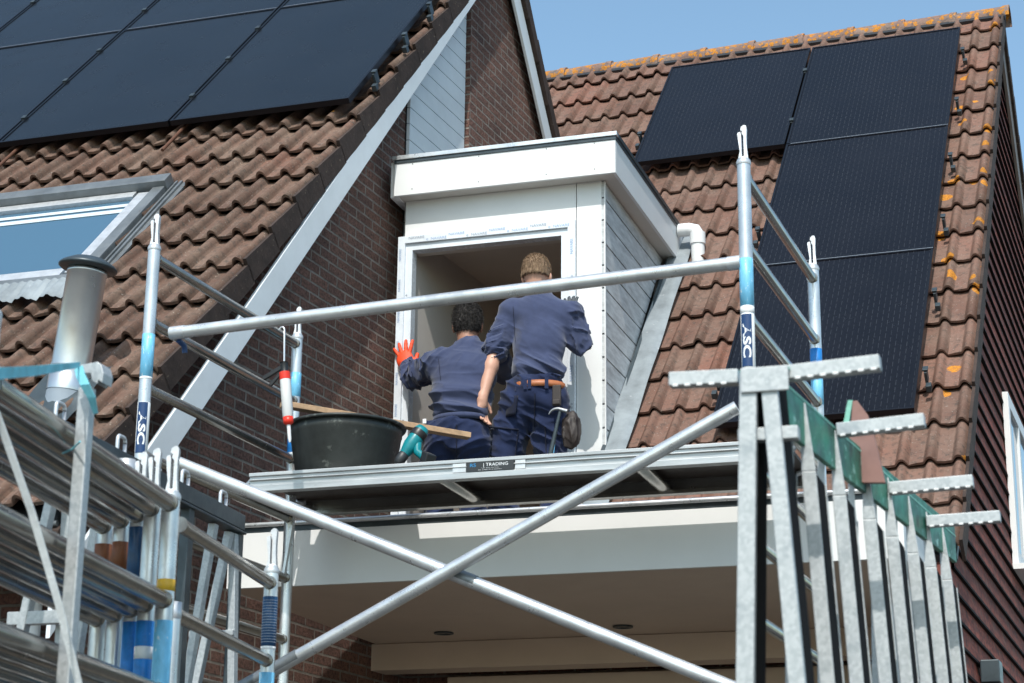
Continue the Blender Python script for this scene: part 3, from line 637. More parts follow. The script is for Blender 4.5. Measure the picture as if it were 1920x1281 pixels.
# window frame and front boards
pY = -.018
fo = [DF(748, 445, pY), DF(1079, 413, pY)]; fi = [DF(773, 470, pY), DF(1055, 438, pY)]
fx0, fx1 = dx(fo[0]), dx(fo[1]); fz = float((fo[0][2] + fo[1][2]) / 2); ix0, ix1 = dx(fi[0]), dx(fi[1]); iz = float((fi[0][2] + fi[1][2]) / 2)
zfl = 3.60
b = MB(); DB(b, xwl, fx1 - .002, 0, .02, fz - .01, zb + .005); b.build('front_board', M['white'], do, .0015)
b = MB(); DB(b, fx1 + .003, -.001, -.001, .02, zfl, zb + .005); b.build('front_board', M['white'], do, .0015)
b = MB(); DB(b, xwl, fx0 - .004, -.001, .02, fz - .06, fz - .011) if False else None
wf = MB()
def frame(mb, x0, x1, z1, w, y0, y1, zlow):
    mb.prism([DP(x0, y0, zlow), DP(x0 + w, y0, zlow), DP(x0 + w, y0, z1 - w), DP(x0, y0, z1)], YD * (y1 - y0))
    mb.prism([DP(x1 - w, y0, zlow), DP(x1, y0, zlow), DP(x1, y0, z1), DP(x1 - w, y0, z1 - w)], YD * (y1 - y0))
    mb.prism([DP(x0, y0, z1), DP(x0 + w, y0, z1 - w), DP(x1 - w, y0, z1 - w), DP(x1, y0, z1)], YD * (y1 - y0))
w1 = .046; w2 = (ix0 - fx0) - w1
frame(wf, fx0, fx1, fz, w1, pY - .012, .05, zfl); frame(wf, fx0 + w1, fx1 - w1, fz - w1, max(w2, .02), pY + .004, .06, zfl)
win = wf.build('window_frame', M['whitefilm'], do, .002)
# printed marks on the protective film
def wmark(x, z, body, sx, sy, rot=0, m=M['grey_ink'], y=pY - .0135):
    c, s = math.cos(rot), math.sin(rot); return lettering(body, lambda u, v: DP(x + c * u - s * v, y, z + s * u + c * v), 'film_print', m, win, sx, sy, .01)
FILM = mat('film_blue_ink', (.34, .44, .62), .6)
ORG['window_frame'] = ORG[do.name]
for i, x in enumerate(np.linspace(fx0 + .12, fx1 - .1, 8)):
    wmark(x, fz - .016 - (.016 if i % 2 else 0), ('NAVARE', 'o  NAVARE')[i % 2], .027, .024, 0, FILM if i % 3 else M['grey_ink'])
for i, z in enumerate(np.linspace(fz - .12, 4.2, 8)):
    wmark(fx0 + .017, z, 'NAVARE', .021, .021, R(90), FILM); wmark(fx1 - .02, z - .05, ('NAVARE', 'II o')[i % 2], .026, .026, R(90), M['grey_ink'] if i % 2 else FILM)
    if i % 2: wmark(fx0 + w1 + .012, z - .06, 'o', .02, .02, 0, M['navy_ink'], pY + .0025)
b = MB(); DB(b, xwl, fx0 - .002, .0, .05, zfl, fz - .012); 
b.build('side_seal', M['dark'], do)
# room behind the opening
b = MB(); x0, x1, y0, y1, z0, z1 = ix0 - .03, -.06, .07, 3.2, zfl, 5.74
for q in ([DP(x0, y0, z1), DP(x1, y0, z1), DP(x1, y1, z1), DP(x0, y1, z1)], [DP(x0, y0, z0), DP(x0, y1, z0), DP(x0, y1, z1), DP(x0, y0, z1)][::-1], [DP(x1, y0, z0), DP(x1, y0, z1), DP(x1, y1, z1), DP(x1, y1, z0)][::-1], [DP(x0, y1, z0), DP(x0, y1, z1), DP(x1, y1, z1), DP(x1, y1, z0)][::-1]): b.face(q)
DB(b, x0 - .05, x0 - .001, y0, y0 + .3, z0, z1 + .05); b.prism([DP(x0, y0, z0), DP(x0 + .30, y1, z0), DP(x0 + .30, y1, z1), DP(x0, y0, z1)], XD * .01); DB(b, x1 + .001, x1 + .05, y0, y1, z0, z1 + .05); DB(b, x0 - .05, x1 + .05, y0, y1, z1 + .001, z1 + .06); DB(b, x0 - .05, x1 + .05, y1 + .001, y1 + .06, z0, z1 + .06)
b.prism([DP(x0 + .10, 1.0, 5.25), DP(x0 + .31, y1, 5.25), DP(x0 + .31, y1, 5.29), DP(x0 + .10, 1.0, 5.29)], XD * .012)
b.build('room_lining', M['room'], do)
b = MB(); DB(b, x0 - .02, x1 + .02, .06, y1, z0 - .06, z0 - .002); b.build('room_floor', M['wood'], do)
b = MB(); DB(b, x0, x1, .068, .12, iz + .0, z1 + .02); b.build('lintel_lining', M['cream'], do)
# side cheek: lapped grey boards ending on the roof slope
b = MB(); z = 3.55; pb = .142; top = zb
yroof = lambda zz: float((zz - (bR[2] + .055)) / math.tan(R(48))) + (bR[1] - D0[1])
i = 0
while z < top:
    za, z2 = z + .011, min(z + pb, top - .002)
    ya_, yb_ = max(.022, yroof(za)), max(.022, yroof(z2))
    yA, yB_ = yroof(za) - .03, yroof(z2) - .03
    if yB_ > .05:
        b.prism([DP(-.003, .003, za), DP(-.003, max(yA, .01), za), DP(-.003, yB_, z2), DP(-.003, .003, z2)], XD * .018)
    z += pb; i += 1
b.prism([DP(-.02, .003, 3.6), DP(-.02, .05, 3.6), DP(-.02, yroof(top) - .03, top - .002), DP(-.02, .003, top - .002)], XD * .0165, mi=1)
b.build('side_cladding', [M['grey_boards'], M['dark']], do)
b = MB(); DB(b, .0155, .022, -.001, .018, 3.6, zb - .001); b.build('corner_trim', M['white'], do)
# lead flashing on the roof beside the cheek
b = MB(); c0 = RR(0, 0, .045); Gd = []
uc = float(np.dot(DP(.0, 0, 0) - OR, UR))
for i in range(25):
    v = .45 + i * .13; ucx = uc - (v * 0.0); p = RR(uc + .04, v, .05)
    Gd.append([RR(uc - .005 - .14 * k / 5 + (0.0), v, .074 + .006 * math.sin(i * .9 + k) + (-.012 if k == 5 else 0)) for k in range(6)])
b.grid(Gd); b.build('side_flashing', M['lead'], do)
b = MB(); b.prism([RR(uc - .0, .5, .04), RR(uc - .022, .5, .04), RR(uc - .022, 3.4, .04), RR(uc - .0, 3.4, .04)], NR * .035); b.build('flashing_kerb', M['epdm'], do)
# rainwater outlet at the rear corner
ee = hit(1306, 432, D0 + XD * (xrf + .13), XD); ee = DP(xrf + .135, min(dy(ee), 1.75), 0); yo = dy(ee); zo = float(hit(1306, 432, ee, YD)[2])
b = MB(); b.path([DP(xrf + .004, yo, zo + .01), DP(xrf + .08, yo, zo + .01), DP(xrf + .12, yo, zo - .0), DP(xrf + .137, yo, zo - .035)], .045, 20); b.tube(DP(xrf + .137, yo, zo - .02), DP(xrf + .137, yo, zo - .10), .052, 24); b.tube(DP(xrf + .137, yo, zo - .10), DP(xrf + .139, yo, zo - .34), .045, 24, cap=False)
b.build('downspout', M['white'], do)

# ================================================================ CANOPY (flat porch roof)
CYF = 8.55; can0 = onY(424, 1105, CYF); can1 = onY(1700, 920, CYF); zlip = float(onY(1000, 953, CYF)[2]); zbot = float(onY(963, 1080, CYF)[2])
def CP(x, y, z): return V(can0[0], can0[1], 0) + XD * x + YD * y + Z * z
LC = float(np.dot(can1 - can0, XD)); LC = min(LC, 3.27)
cn = thing('porch_canopy', 'flat white canopy over the porch with grey metal roof edge and boarded ceiling', 'canopy', CP(1.6, .9, zbot))
def CB(mb, x0, x1, y0, y1, z0, z1, mi=0): mb.prism([CP(x0, y0, z0), CP(x1, y0, z0), CP(x1, y1, z0), CP(x0, y1, z0)], Z * (z1 - z0), mi=mi)
b = MB(); CB(b, 0, LC, 0, .02, zbot, zlip - .045); b.build('front_fascia', M['white'], cn, .0025)
b = MB(); CB(b, LC - .02, LC, .021, 1.6, zbot, zlip - .045); b.build('side_fascia', M['white'], cn, .0025)
b = MB(); CB(b, -.01, LC + .01, .0, .03, zlip - .044, zlip - .012, 1); b.tube(CP(-.01, -.008, zlip - .008), CP(LC + .01, -.008, zlip - .008), .0125, 12); b.tube(CP(LC + .008, -.008, zlip - .008), CP(LC + .008, 1.6, zlip - .008), .0125, 12); CB(b, LC - .012, LC + .01, .031, 1.6, zlip - .044, zlip - .012, 1); b.build('roof_trim', [M['alu'], M['slate_steel']], cn)
b = MB(); CB(b, .0, LC, .031, 1.95, zlip - .06, zlip - .03); b.build('roof_deck', M['epdm'], cn)
yb_ = float(np.dot(hit(1000, 1198, (0, 0, zbot), Z) - CP(0, 0, 0), YD))
b = MB(); CB(b, -.0, LC - .021, .021, yb_ + .44, zbot + .004, zbot + .02) 
b.build('ceiling', M['taupe'], cn)
b = MB(); CB(b, -.2, LC - .025, yb_, yb_ + .2, zbot - .15, zbot + .002); b.build('ceiling_beam', M['taupe'], cn, .003)
for px, py in ((832, 1187), (1168, 1175)):
    p = hit(px, py, (0, 0, zbot), Z); b = MB(); b.lathe(p, [(.055, -.006), (.055, .002)], Z, 28); b.lathe(p, [(.0, -.004), (.038, -.004), (.04, -.0075), (.055, -.006)], Z, 28); b.build('downlight', M['slate_steel'], cn)
# wall and closed panels under the canopy (part of the right house)
fwp = lambda x, z, y=yb_ + .45: CP(x, y, z)
ux = lambda p: (float(np.dot(p - CP(0, 0, 0), XD)), p[2])
b = MB(); b.prism([fwp(-.4, 0), fwp(LC + .02, 0), fwp(LC + .02, zbot + .0), fwp(-.4, zbot + .0)], YD * .2, ux); b.build('front_wall', M['brick'], h2)
xp = float(np.dot(onY(838, 1250, CYF + yb_ + .35) - can0, XD))
b = MB(); CB(b, xp, LC - .1, yb_ + .36, yb_ + .44, .05, zbot - .15 - .002); b.build('garage_door', M['taupe'], h2, .004)

for mn, ob, xv in (('tile_left', house, LR(0, 0)[0]), ('tile_right', h2, OR[0])): M[mn].node_tree.nodes['verge_x'].outputs[0].default_value = float(xv - ORG[ob.name][0])

# ================================================================ SCAFFOLD TOWER
SY = 6.9
fl0 = onY(290, 462, SY); rl0 = onZ(558, 629, fl0[2]); fr0 = onY(1394, 301, SY); rr0 = onZ(1524, 500, fr0[2])
def wrap(c, r, face):
    """maps (along-down, across) to the surface of a vertical tube, centred on the side facing 'face'"""
    a0 = math.atan2(face[1], face[0])
    def f(u, v, base=V(c)): a = a0 + v / r; return base - Z * u + V(math.cos(a), math.sin(a), 0) * (r + .0016)
    return f
def sleeve(b, c, z0, z1, r, dr=.0008, n=32): b.lathe((c[0], c[1], 0), [(r, z0), (r + dr, z0 + .0005), (r + dr, z1 - .0005), (r, z1)], Z, n)
def spigot_mb(c, z, ang=0., s=1.):
    """cast hook on the top of a frame post"""
    b = MB(); X = V(math.cos(ang), math.sin(ang), 0); Y_ = V(-X[1], X[0], 0); th = .026 * s
    P_ = lambda x, y: V(c[0], c[1], z) + X * x * s + Z * y * s - Y_ * th / 2
    left = [(-.019, 0), (-.012, .035), (-.0165, .070), (-.020, .105), (-.018, .112), (-.008, .114), (-.006, .10), (-.005, .012), (-.005, 0)]
    right = [(.004, 0), (.0035, .05), (.0035, .098), (-.003, .106), (-.001, .118), (-.008, .121), (-.006, .134), (.004, .142), (.013, .140), (.016, .130), (.014, .09), (.0145, .05), (.019, 0)]
    b.prism([P_(*q) for q in left], Y_ * th); b.prism([P_(*q) for q in right], Y_ * th)
    b.lathe((c[0], c[1], z), [(0, -.012), (.0215 * s, -.012), (.0225 * s, 0.004), (.017 * s, .012), (0, .013)], Z, 24)
    b.lathe((c[0], c[1], z), [(.0272 * s, -.020), (.0285 * s, -.016), (.0285 * s, -.008), (.0272 * s, -.004)], Z, 24)
    return b
PR_ = .0258
def post(parent, c, z0, z1, spig=True, ang=0., marks=(), r=PR_, m='alu'):
    b = MB(); b.tube((c[0], c[1], z0), (c[0], c[1], z1), r, 32, cap=True); p = b.build('post', M[m], parent)
    if spig: spigot_mb(c, z1, ang).build('spigot', M['alu_cast'], p)
    else:
        b = MB(); b.lathe((c[0], c[1], z1), [(r * 1.0, -.05), (r * 1.05, -.048), (r * 1.05, .001), (r * .85, .002), (r * .85, -.05)], Z, 28); b.build('end_ring', M['alu_cast'], p)
    for k in marks:
        b = MB(); sleeve(b, c, k[1], k[2], r, k[3] if len(k) > 3 else .0008); b.build('sticker', M[k[0]] if k[0] in M else k[0], p)
    return p
SKY_ST = varied('pale_blue_sticker', (.17, .50, .74), .45, amt=.25, scale=30, stretch=(1, 1, .4), speck=(60, .62, (.62, .74, .82)))
BLU_ST = varied('bright_blue_sticker', (.015, .20, .58), .4, amt=.25, scale=30, speck=(60, .68, (.5, .66, .8)))
BAND_ST = varied('navy_banded_sticker', (.012, .06, .15), .4, amt=.3, scale=30)
ORA_ST = varied('faded_orange_sticker', (.22, .07, .02), .5, amt=.3, scale=20)
YEL_ST = mat('yellow_sticker', (.62, .36, .02), .45)
tw = thing('scaffold_tower', 'aluminium scaffold tower with crossed braces and a platform in front of the dormer', 'scaffold', (-2.7, 7.6, 0))
camface = lambda c: nz(V(CAM[0] - c[0], CAM[1] - c[1], 0))
zz_ = lambda px, py, c: float(hit(px, py, V(c[0], c[1], 0), camface(c))[2])
PL1 = post(tw, fl0, .0, fl0[2], True, .2, [(SKY_ST, zz_(280, 708, fl0), zz_(286, 628, fl0)), ('white_ink' if False else 'label_white', zz_(279, 713, fl0), zz_(280, 708.5, fl0)), ('label_white', zz_(272, 850, fl0), zz_(277, 756, fl0), .0004)])
PL2 = post(tw, rl0, .0, rl0[2], True, .2, [(BLU_ST, zz_(548, 850, rl0), zz_(549, 800, rl0)), (SKY_ST, zz_(554, 745, rl0), zz_(556, 700, rl0))])
PR1 = post(tw, fr0, .0, fr0[2], True, .1, [(SKY_ST, zz_(1404, 575, fr0), zz_(1401, 486, fr0)), ('label_white', zz_(1405, 589, fr0), zz_(1404, 576, fr0)), ('label_white', zz_(1420, 965, fr0), zz_(1415, 822, fr0), .0004), ('label_white', zz_(1410, 696, fr0), zz_(1405, 590, fr0), .0004)])
PR2 = post(tw, rr0, .0, rr0[2], True, .1, [(BLU_ST, zz_(1534, 705, rr0), zz_(1533, 655, rr0)), (SKY_ST, zz_(1537, 760, rr0), zz_(1535, 708, rr0))])
def asc(p, c, ztop, L, invert=False, rot=.22):
    fc = camface(c); fc = V(fc[0] * math.cos(rot) + fc[1] * math.sin(rot), -fc[0] * math.sin(rot) + fc[1] * math.cos(rot), 0)
    ORG[p.name] = ORG[tw.name]
    f = wrap((c[0], c[1], ztop), PR_, fc); b = MB(); hw = .021
    def patch(u0, u1, sl0=0., sl1=0., m='navy_label', dr=0.):
        G = []
        for i in range(9):
            v = -hw + 2 * hw * i / 8; t = i / 8
            a = f(u0 + sl0 * t, v); c_ = f(u1 + sl1 * t, v); G.append([a, c_])
        b2 = MB(); b2.grid(G, True); b2.build('label', M[m], p)
    if not invert:
        patch(.0, .27 * L, 0, .06 * L); patch(.76 * L, L, -.06 * L, 0)
        k = lambda u, v: f(u + L * .525, v) + 0
        # letters: dark plate between them, white letters
        patch(.27 * L + .0005, .76 * L - .0005, .06 * L, -.06 * L, 'navy_label')
        g = wrap((c[0], c[1], ztop), PR_ + .0008, fc); lettering('ASC', lambda u, v: g(u + L * .52, v), 'lettering', M['white_ink'], p, .042 * L / .12, .040, .035)
    else:
        for i in range(3): patch((.17 + i * .135) * L, (.17 + i * .135 + .075) * L, .02 * L, .02 * L)
        g = wrap((c[0], c[1], ztop), PR_ + .0008, fc); lettering('ASC', lambda u, v: g(u + L * .77, v), 'lettering', M['navy_ink'], p, .065 * L / .27, .034, .02)
asc(PL1, fl0, zz_(277, 757, fl0), zz_(277, 757, fl0) - zz_(271, 852, fl0))
asc(PR1, fr0, zz_(1406, 592, fr0), zz_(1406, 592, fr0) - zz_(1410, 690, fr0))
asc(PR1, fr0, zz_(1415, 822, fr0), zz_(1415, 822, fr0) - zz_(1420, 962, fr0), True)
def rung(parent, a, b_, z, r=.0225, m='alu_dirty', name='rung', squash=.85):
    d = nz(V(b_[0] - a[0], b_[1] - a[1], 0)); b = MB(); A_, B_ = V(a[0], a[1], z) + d * .02, V(b_[0], b_[1], z) - d * .02
    x = nz(np.cross(d, Z)); ring = []
    for P_ in (A_, B_):
        q = []
        for k in range(28):
            t = 2 * math.pi * k / 28; rr2 = r * (1 + .035 * math.cos(10 * t)); q.append(P_ + x * math.cos(t) * rr2 * squash + Z * math.sin(t) * rr2)
        ring.append(q)
    b.grid(ring, True, True)
    for e, s_ in ((A_, 1), (B_, -1)): b.tube(e - d * s_ * .002, e + d * s_ * .008, r * 1.1, 20)
    return b.build(name, M[m], parent)
dz = .2845
for i in range(15):
    zl, zr_ = 4.313 - i * dz, 4.402 - i * dz
    if zl > .2: rung(tw, fl0, rl0, zl)
    if zr_ > .2: rung(tw, fr0, rr0, zr_)
GR = (onY(333, 624, SY + .045), onY(1389, 492, SY + .0))
b = MB(); d_ = nz(GR[1] - GR[0]); b.tube(GR[0], GR[1] - d_ * .02, .0262, 28); grl = b.build('guard_rail', M['alu'], tw); ORG[grl.name] = ORG[tw.name]
b = MB(); b.tube(GR[0] - d_ * .03, GR[0] + d_ * .035, .0285, 24); b.build('end_sleeve', M['alu_cast'], grl); b = MB(); b.tube(GR[1] - d_ * .05, GR[1] - d_ * .0, .0275, 24); b.build('end_sleeve', M['alu_cast'], grl)
b = MB(); b.path([GR[0] + V(0, .01, -.03), GR[0] + V(.01, .045, -.045), GR[0] + V(.012, .05, -.075)], .012, 10); b.build('hook', M['navy_label'], grl)
for k, (p, q) in enumerate((((335, 868), (1352, 1281)), ((1382, 764), (470, 1281)))):
    a_, c_ = onY(*p, SY - .05 - .055 * (k == 1)), onY(*q, SY - .05 - .055 * (k == 1)); dd = nz(c_ - a_)
    e_ = c_ + dd * (.75 if k == 0 else .18)
    b = MB(); b.tube(a_, e_, .0255, 28); br = b.build('brace', M['alu'], tw); ORG[br.name] = ORG[tw.name]
    if k == 1:
        j = onY(535, 1243, SY - .105); b = MB(); b.tube(j - dd * .06, j + dd * .26, .0268, 24); b.build('end_sleeve', M['zinc'], br)
    else:
        j = onY(868, 1083, SY - .05); b = MB(); b.tube(j - dd * .055, j + dd * .055, .0265, 24); b.build('end_sleeve', M['zinc'], br)
b = MB(); q1 = onY(548, 985, 8.2); q2 = onY(532, 1078, 8.2); b.beam(q1, q2, .022, .012); b.build('strut', M['alu'], tw)
# platform
ZP = 3.50; pf0, pf1 = onZ(470, 922, ZP), onZ(900, 896, ZP); pdir = nz(pf1 - pf0); pdir[2] = 0; pdir = az(89.0)
pA = pf1 + pdir * (fl0[0] + .02 - pf1[0]); PLN = float((fr0[0] - fl0[0] - .05)); perp = V(-pdir[1], pdir[0], 0)
def PP(x, y, z): return V(pA[0], pA[1], ZP) + pdir * x + perp * y + Z * z
pt = thing('scaffold_platform', 'long aluminium scaffold platform with plywood deck hooked across the tower', 'scaffold platform', PP(PLN / 2, .3, 0))
def PB(mb, x0, x1, y0, y1, z0, z1, mi=0): mb.prism([PP(x0, y0, z0), PP(x1, y0, z0), PP(x1, y1, z0), PP(x0, y1, z0)], Z * (z1 - z0), mi=mi)
HP = .092
b = MB(); PB(b, 0, PLN, 0, .05, 0, .028); PB(b, 0, PLN, .012, .02, .028, HP - .02); PB(b, 0, PLN, .002, .04, HP - .02, HP - .004); PB(b, 0, PLN, .0, .012, .052, .057)
b.build('side_beam', M['alu_flat'], pt, .002)
b = MB(); PB(b, 0, PLN, .53, .58, 0, .02); PB(b, 0, PLN, .55, .558, .02, HP - .004); b.build('side_beam', M['alu_dirty'], pt, .002)
b = MB(); PB(b, .02, PLN - .02, .041, .549, HP - .024, HP - .008); b.build('deck', M['ply'], pt)
for px, py in ((850, 922), (1205, 892)):
    c_ = float(np.dot(onZ(px, py, ZP) - PP(0, 0, 0), pdir)); b = MB(); G = []
    for y in (.05, .53): G.append([PP(c_ + math.cos(t) * .033, y, .030 + math.sin(t) * .022) for t in np.linspace(0, 2 * math.pi, 22)[:-1]])
    b.grid(G, True, True); b.build('cross_rib', M['alu_dirty'], pt)
for x0, s_ in ((.0, 1), (PLN, -1)):
    for y in (.08, .50):
        b = MB(); b.path([PP(x0 + s_ * .06, y, .05), PP(x0 + s_ * .0, y, .06), PP(x0 - s_ * .02, y, .075), PP(x0 - s_ * .045, y, .05), PP(x0 - s_ * .05, y, .015)], .012, 10); b.build('hook', M['alu_cast'], pt)
b = MB(); PB(b, PLN * .5 - .2, PLN * .5 + .2, .0105, .0118, .030, .070) 
xl0 = float(np.dot(onZ(880, 893, ZP + .02) - PP(0, 0, 0), pdir)); xl1 = float(np.dot(onZ(964, 884, ZP + .02) - PP(0, 0, 0), pdir))
b = MB(); PB(b, xl0, xl1, -.002, .0115, .0285, .070); lbp = b.build('label', M['dark'], pt); ORG[lbp.name] = ORG[pt.name]
lw = xl1 - xl0; fP = lambda cx, cz: (lambda u, v: PP(xl0 + cx + u, -.0028, cz + v))
lettering('RS', fP(lw * .14, .056), 'lettering', M['blue_ink'], lbp, .028, .022, .01)
lettering('| TRADING', fP(lw * .62, .056), 'lettering', M['white_ink'], lbp, .0235, .020, 0)
lettering('=== === == ===', fP(lw * .5, .042), 'lettering', M['white_ink'], lbp, .011, .007, 0)
lettering('== ==== === =====', fP(lw * .5, .034), 'lettering', M['white_ink'], lbp, .012, .007, 0)
for q0_, q1_ in ((xl0 - .065, xl0 - .004), (xl1 + .004, xl1 + .05)): b = MB(); PB(b, q0_, q1_, .004, .0112, .031, .070); b.build('label_remains', M['alu_cast'], pt)

# ---------------------------------------------------------------- tub, plank, drill, sealant gun
zt_ = ZP + HP - .008
tc = onZ(651, 893, zt_ - .0); ty = PP(0, .29, 0)[1]; 
tcx = float(onY(651, 785, ty)[0]); rim = .0
rl_, rr2_ = onY(547, 790, ty), onY(755, 800, ty); TR = float(np.linalg.norm(rr2_ - rl_)) / 2 * .985; tcx = float((rl_[0] + rr2_[0]) / 2)
zr1 = float(onY(651, 771, ty - TR)[2])
H_ = zr1 - zt_; tb = thing('plastic_tub', 'big scuffed black plastic mortar tub standing on the scaffold platform', 'tub', (tcx, ty, zt_))
b = MB(); b.lathe((tcx, ty, zt_), [(0, 0), (TR * .78, 0), (TR * .80, .01), (TR * .93, H_ * .80), (TR * .94, H_ * .82), (TR * .945, H_ * .985), (TR * .91, H_ * .985), (TR * .77, .015), (0, .015)], Z, 72); b.build('tub', M['rubber'], tb)
b = MB(); b.lathe((tcx, ty, zt_), [(TR * .93, H_ * .955), (TR * 1.0, H_ * .95), (TR * 1.012, H_ * .975), (TR * 1.0, H_), (TR * .92, H_)], Z, 72); b.build('rim', M['rubber'], tb)
pa, pc = onY(527, 758, ty - .08), onY(880, 818, ty + .06); 
pz_ = zr1 + .014; pa, pc = onY(527, 758, ty - .23), onY(880, 818, ty + .33)
b = MB(); b.beam(pa, pc, .055, .026); pk = tag(b.build('plank', M['wood'], None, .002, org=pa), 'narrow pine plank lying across the black tub', 'plank')
# drill
DS = 1.05; dc = onY(770, 850, PP(0, .13, 0)[1]); dr = thing('cordless_drill', 'teal and black cordless drill lying beside the black tub', 'drill', dc - Z * .06)
ax1 = nz(V(-.40, -.30, -.75))
b = MB(); b.lathe(dc - ax1 * .10 * DS + Z * .035 * DS, [(0, 0), (.026 * DS, .004), (.033 * DS, .02 * DS), (.034 * DS, .10 * DS), (.027 * DS, .13 * DS), (.022 * DS, .15 * DS)], ax1, 22); mh = b.build('motor_housing', M['teal'], dr)
b = MB(); b.lathe(dc - ax1 * .075 * DS + Z * .035 * DS, [(.0345 * DS, 0), (.0355 * DS, .004), (.0355 * DS, .03), (.0345 * DS, .034)], ax1, 22); b.build('grip_ring', M['black'], dr)
b = MB(); b.lathe(dc + ax1 * .045 * DS + Z * .035 * DS, [(.018 * DS, 0), (.024 * DS, .01), (.023 * DS, .04 * DS), (.012 * DS, .062 * DS), (.004, .064 * DS)], ax1, 18); b.build('chuck', M['dark'], dr)
b = MB(); b.path([dc - ax1 * .05 * DS + Z * .02, dc + V(.035, -.01, .0) * DS, dc + V(.075, -.015, -.03) * DS], [.021 * DS, .017 * DS, .019 * DS], 16); b.build('handle', M['teal'], dr)
b = MB(); b.box(dc + V(.085, -.01, -.030) * DS, V(.035, -.02, -.02) * DS, V(.02, .06, .0) * DS, V(.01, 0, .045) * DS); b.build('battery', M['black'], dr, .005)
# sealant gun with red and white cartridge hung beside the post
gy = 7.6; g1_, g2_ = onY(534, 700, gy), onY(541, 795, gy); ga = nz(g2_ - g1_); gL = float(np.linalg.norm(g2_ - g1_)); gn = thing('sealant_gun', 'black sealant gun holding a red and white cartridge, hung on the left frame', 'sealant gun', g1_)
b = MB(); b.lathe(g1_, [(.024, 0), (.024, gL * .86), (.022, gL * .87)], ga, 28); cg = b.build('cartridge', M['label_white'], gn); ORG[cg.name] = ORG[gn.name]
b = MB(); b.lathe(g1_, [(.0, gL * .87), (.0235, gL * .87), (.0225, gL * .98), (.012, gL * 1.02), (.0, gL * 1.03)], ga, 28); b.build('red_cone', M['red'], cg)
b = MB(); b.lathe(g1_, [(.0248, -.004), (.0248, gL * .13)], ga, 28); b.build('red_cap', M['red'], cg); b = MB()
G = []
for i in range(9): 
    a = .25 + i * .14; f_ = wrap(g1_, .024, nz(V(CAM[0] - g1_[0], CAM[1] - g1_[1], 0))); G.append([f_(gL * .12, .024 * a), f_(gL * .48, .024 * a)])
b.grid(G, True); b.build('red_band', M['red'], cg)
b = MB(); b.lathe(g1_, [(.009, gL * 1.0), (.008, gL * 1.3), (.004, gL * 1.36)], ga, 14); b.build('nozzle', M['label_white'], gn)
b = MB(); b.path([g1_ - ga * .0, g1_ - ga * .05], .017, 16); b.beam(g1_ - ga * .035, g1_ + V(-.10, -.01, -.02), .014, .02); b.beam(g1_ - ga * .02, g1_ + V(-.065, -.01, -.055), .012, .016); b.build('trigger', M['black'], gn, .003)
rod0 = g1_ - ga * .04; rt = onY(532, 620, gy); b = MB(); b.path([rod0, rt + V(.004, 0, 0)] + bez(rt + V(.004, 0, 0), rt + V(.002, 0, .02), rt + V(-.014, 0, .016), 6) + [rt + V(-.024, 0, .004)], .0042, 10); b.build('rod', M['alu'], gn)

# ================================================================ LEFT FOREGROUND: stack of spare scaffold frames
AZF = ray(1520, 1520); AZF[2] = 0; AZF = nz(AZF)        # the frames run away from the viewer along this line
pxs = [(325, 880, 5.75, True), (291, 884, 5.82, True), (266, 890, 5.90, True), (237, 876, 5.98, False), (205, 876, 6.06, False)]
lab = ['aluminium scaffold frame nearest the viewer in the left stack, with the yellow sticker', 'second aluminium frame of the left stack, blue sticker with white tag low on its post', 'middle aluminium frame of the left stack, navy sticker below its top rung', 'fourth frame of the left stack, open tube end and dull red sticker', 'rearmost frame of the left stack, open tube end and orange sticker at its post']
for i, (px, py, D_, sp) in enumerate(pxs):
    c = atD(px, py, D_); zt2 = float(atD(px, (887, 884, 889, 863, 863)[i], D_)[2])
    if sp: zt2 = float(atD(px, (926, 929, 935)[i], D_)[2])
    fr = thing('scaffold_section', lab[i], 'scaffold frame', (c[0], c[1], zt2 - 2.0), 'spare scaffold frames stacked at left')
    zf = lambda py_, c=c, px=px: zz_(px, py_, c)
    mk = {0: [(YEL_ST, zf(1110), zf(1088)), (SKY_ST, zf(1400), zf(1165))], 1: [(BLU_ST, zf(1400), zf(1166)), ('label_white', zf(1238), zf(1214), .0014)], 2: [(BAND_ST, zf(1100), zf(990)), (BLU_ST, zf(1400), zf(1168))], 3: [(ORA_ST, zf(1070), zf(1018))], 4: [(ORA_ST, zf(1075), zf(1022))]}[i]
    p = post(fr, c, zt2 - 2., zt2, sp, .3, mk)
    e = V(c[0], c[1], 0) - AZF * 1.35
    post(fr, e, zt2 - 2., zt2, sp, .3)
    for k, py_ in enumerate((946, 1127, 1300, 1460, 1600)):
        zk = zz_(325, py_, atD(325, 880, 5.75)) - .004 * i
        if zk > zt2 - 1.95: rung(fr, c, e, zk, .0255)
# one more frame standing behind, its post with a navy banded sticker
c = atD(510, 1060, 7.0); zt2 = zz_(510, 1065, c)
fr = thing('scaffold_section', 'single aluminium scaffold frame right of the left stack, navy banded sticker on its post', 'scaffold frame', (c[0], c[1], zt2 - 2.0))
p = post(fr, c, zt2 - 2., zt2, True, .2, [(BAND_ST, zz_(514, 1213, c), zz_(513, 1120, c)), ('label_white', zz_(515, 1219, c), zz_(514, 1213.5, c)), (SKY_ST, zz_(512, 1420, c), zz_(514, 1262, c))])
ORG[p.name] = ORG[fr.name]; b = MB()
for k in range(16): z_ = zz_(513, 1128 + k * 5.2, c); sleeve(b, c, z_, z_ + .0022, PR_ + .0009)
b.build('sticker_lines', M['grey_ink'], p)
e = V(c[0], c[1], 0) - AZF * 1.08; post(fr, e, zt2 - 2, zt2 - .3, False, .2)
for py_ in (1095, 1240, 1385, 1520): rung(fr, c, e, zz_(513, py_, c), .0225)
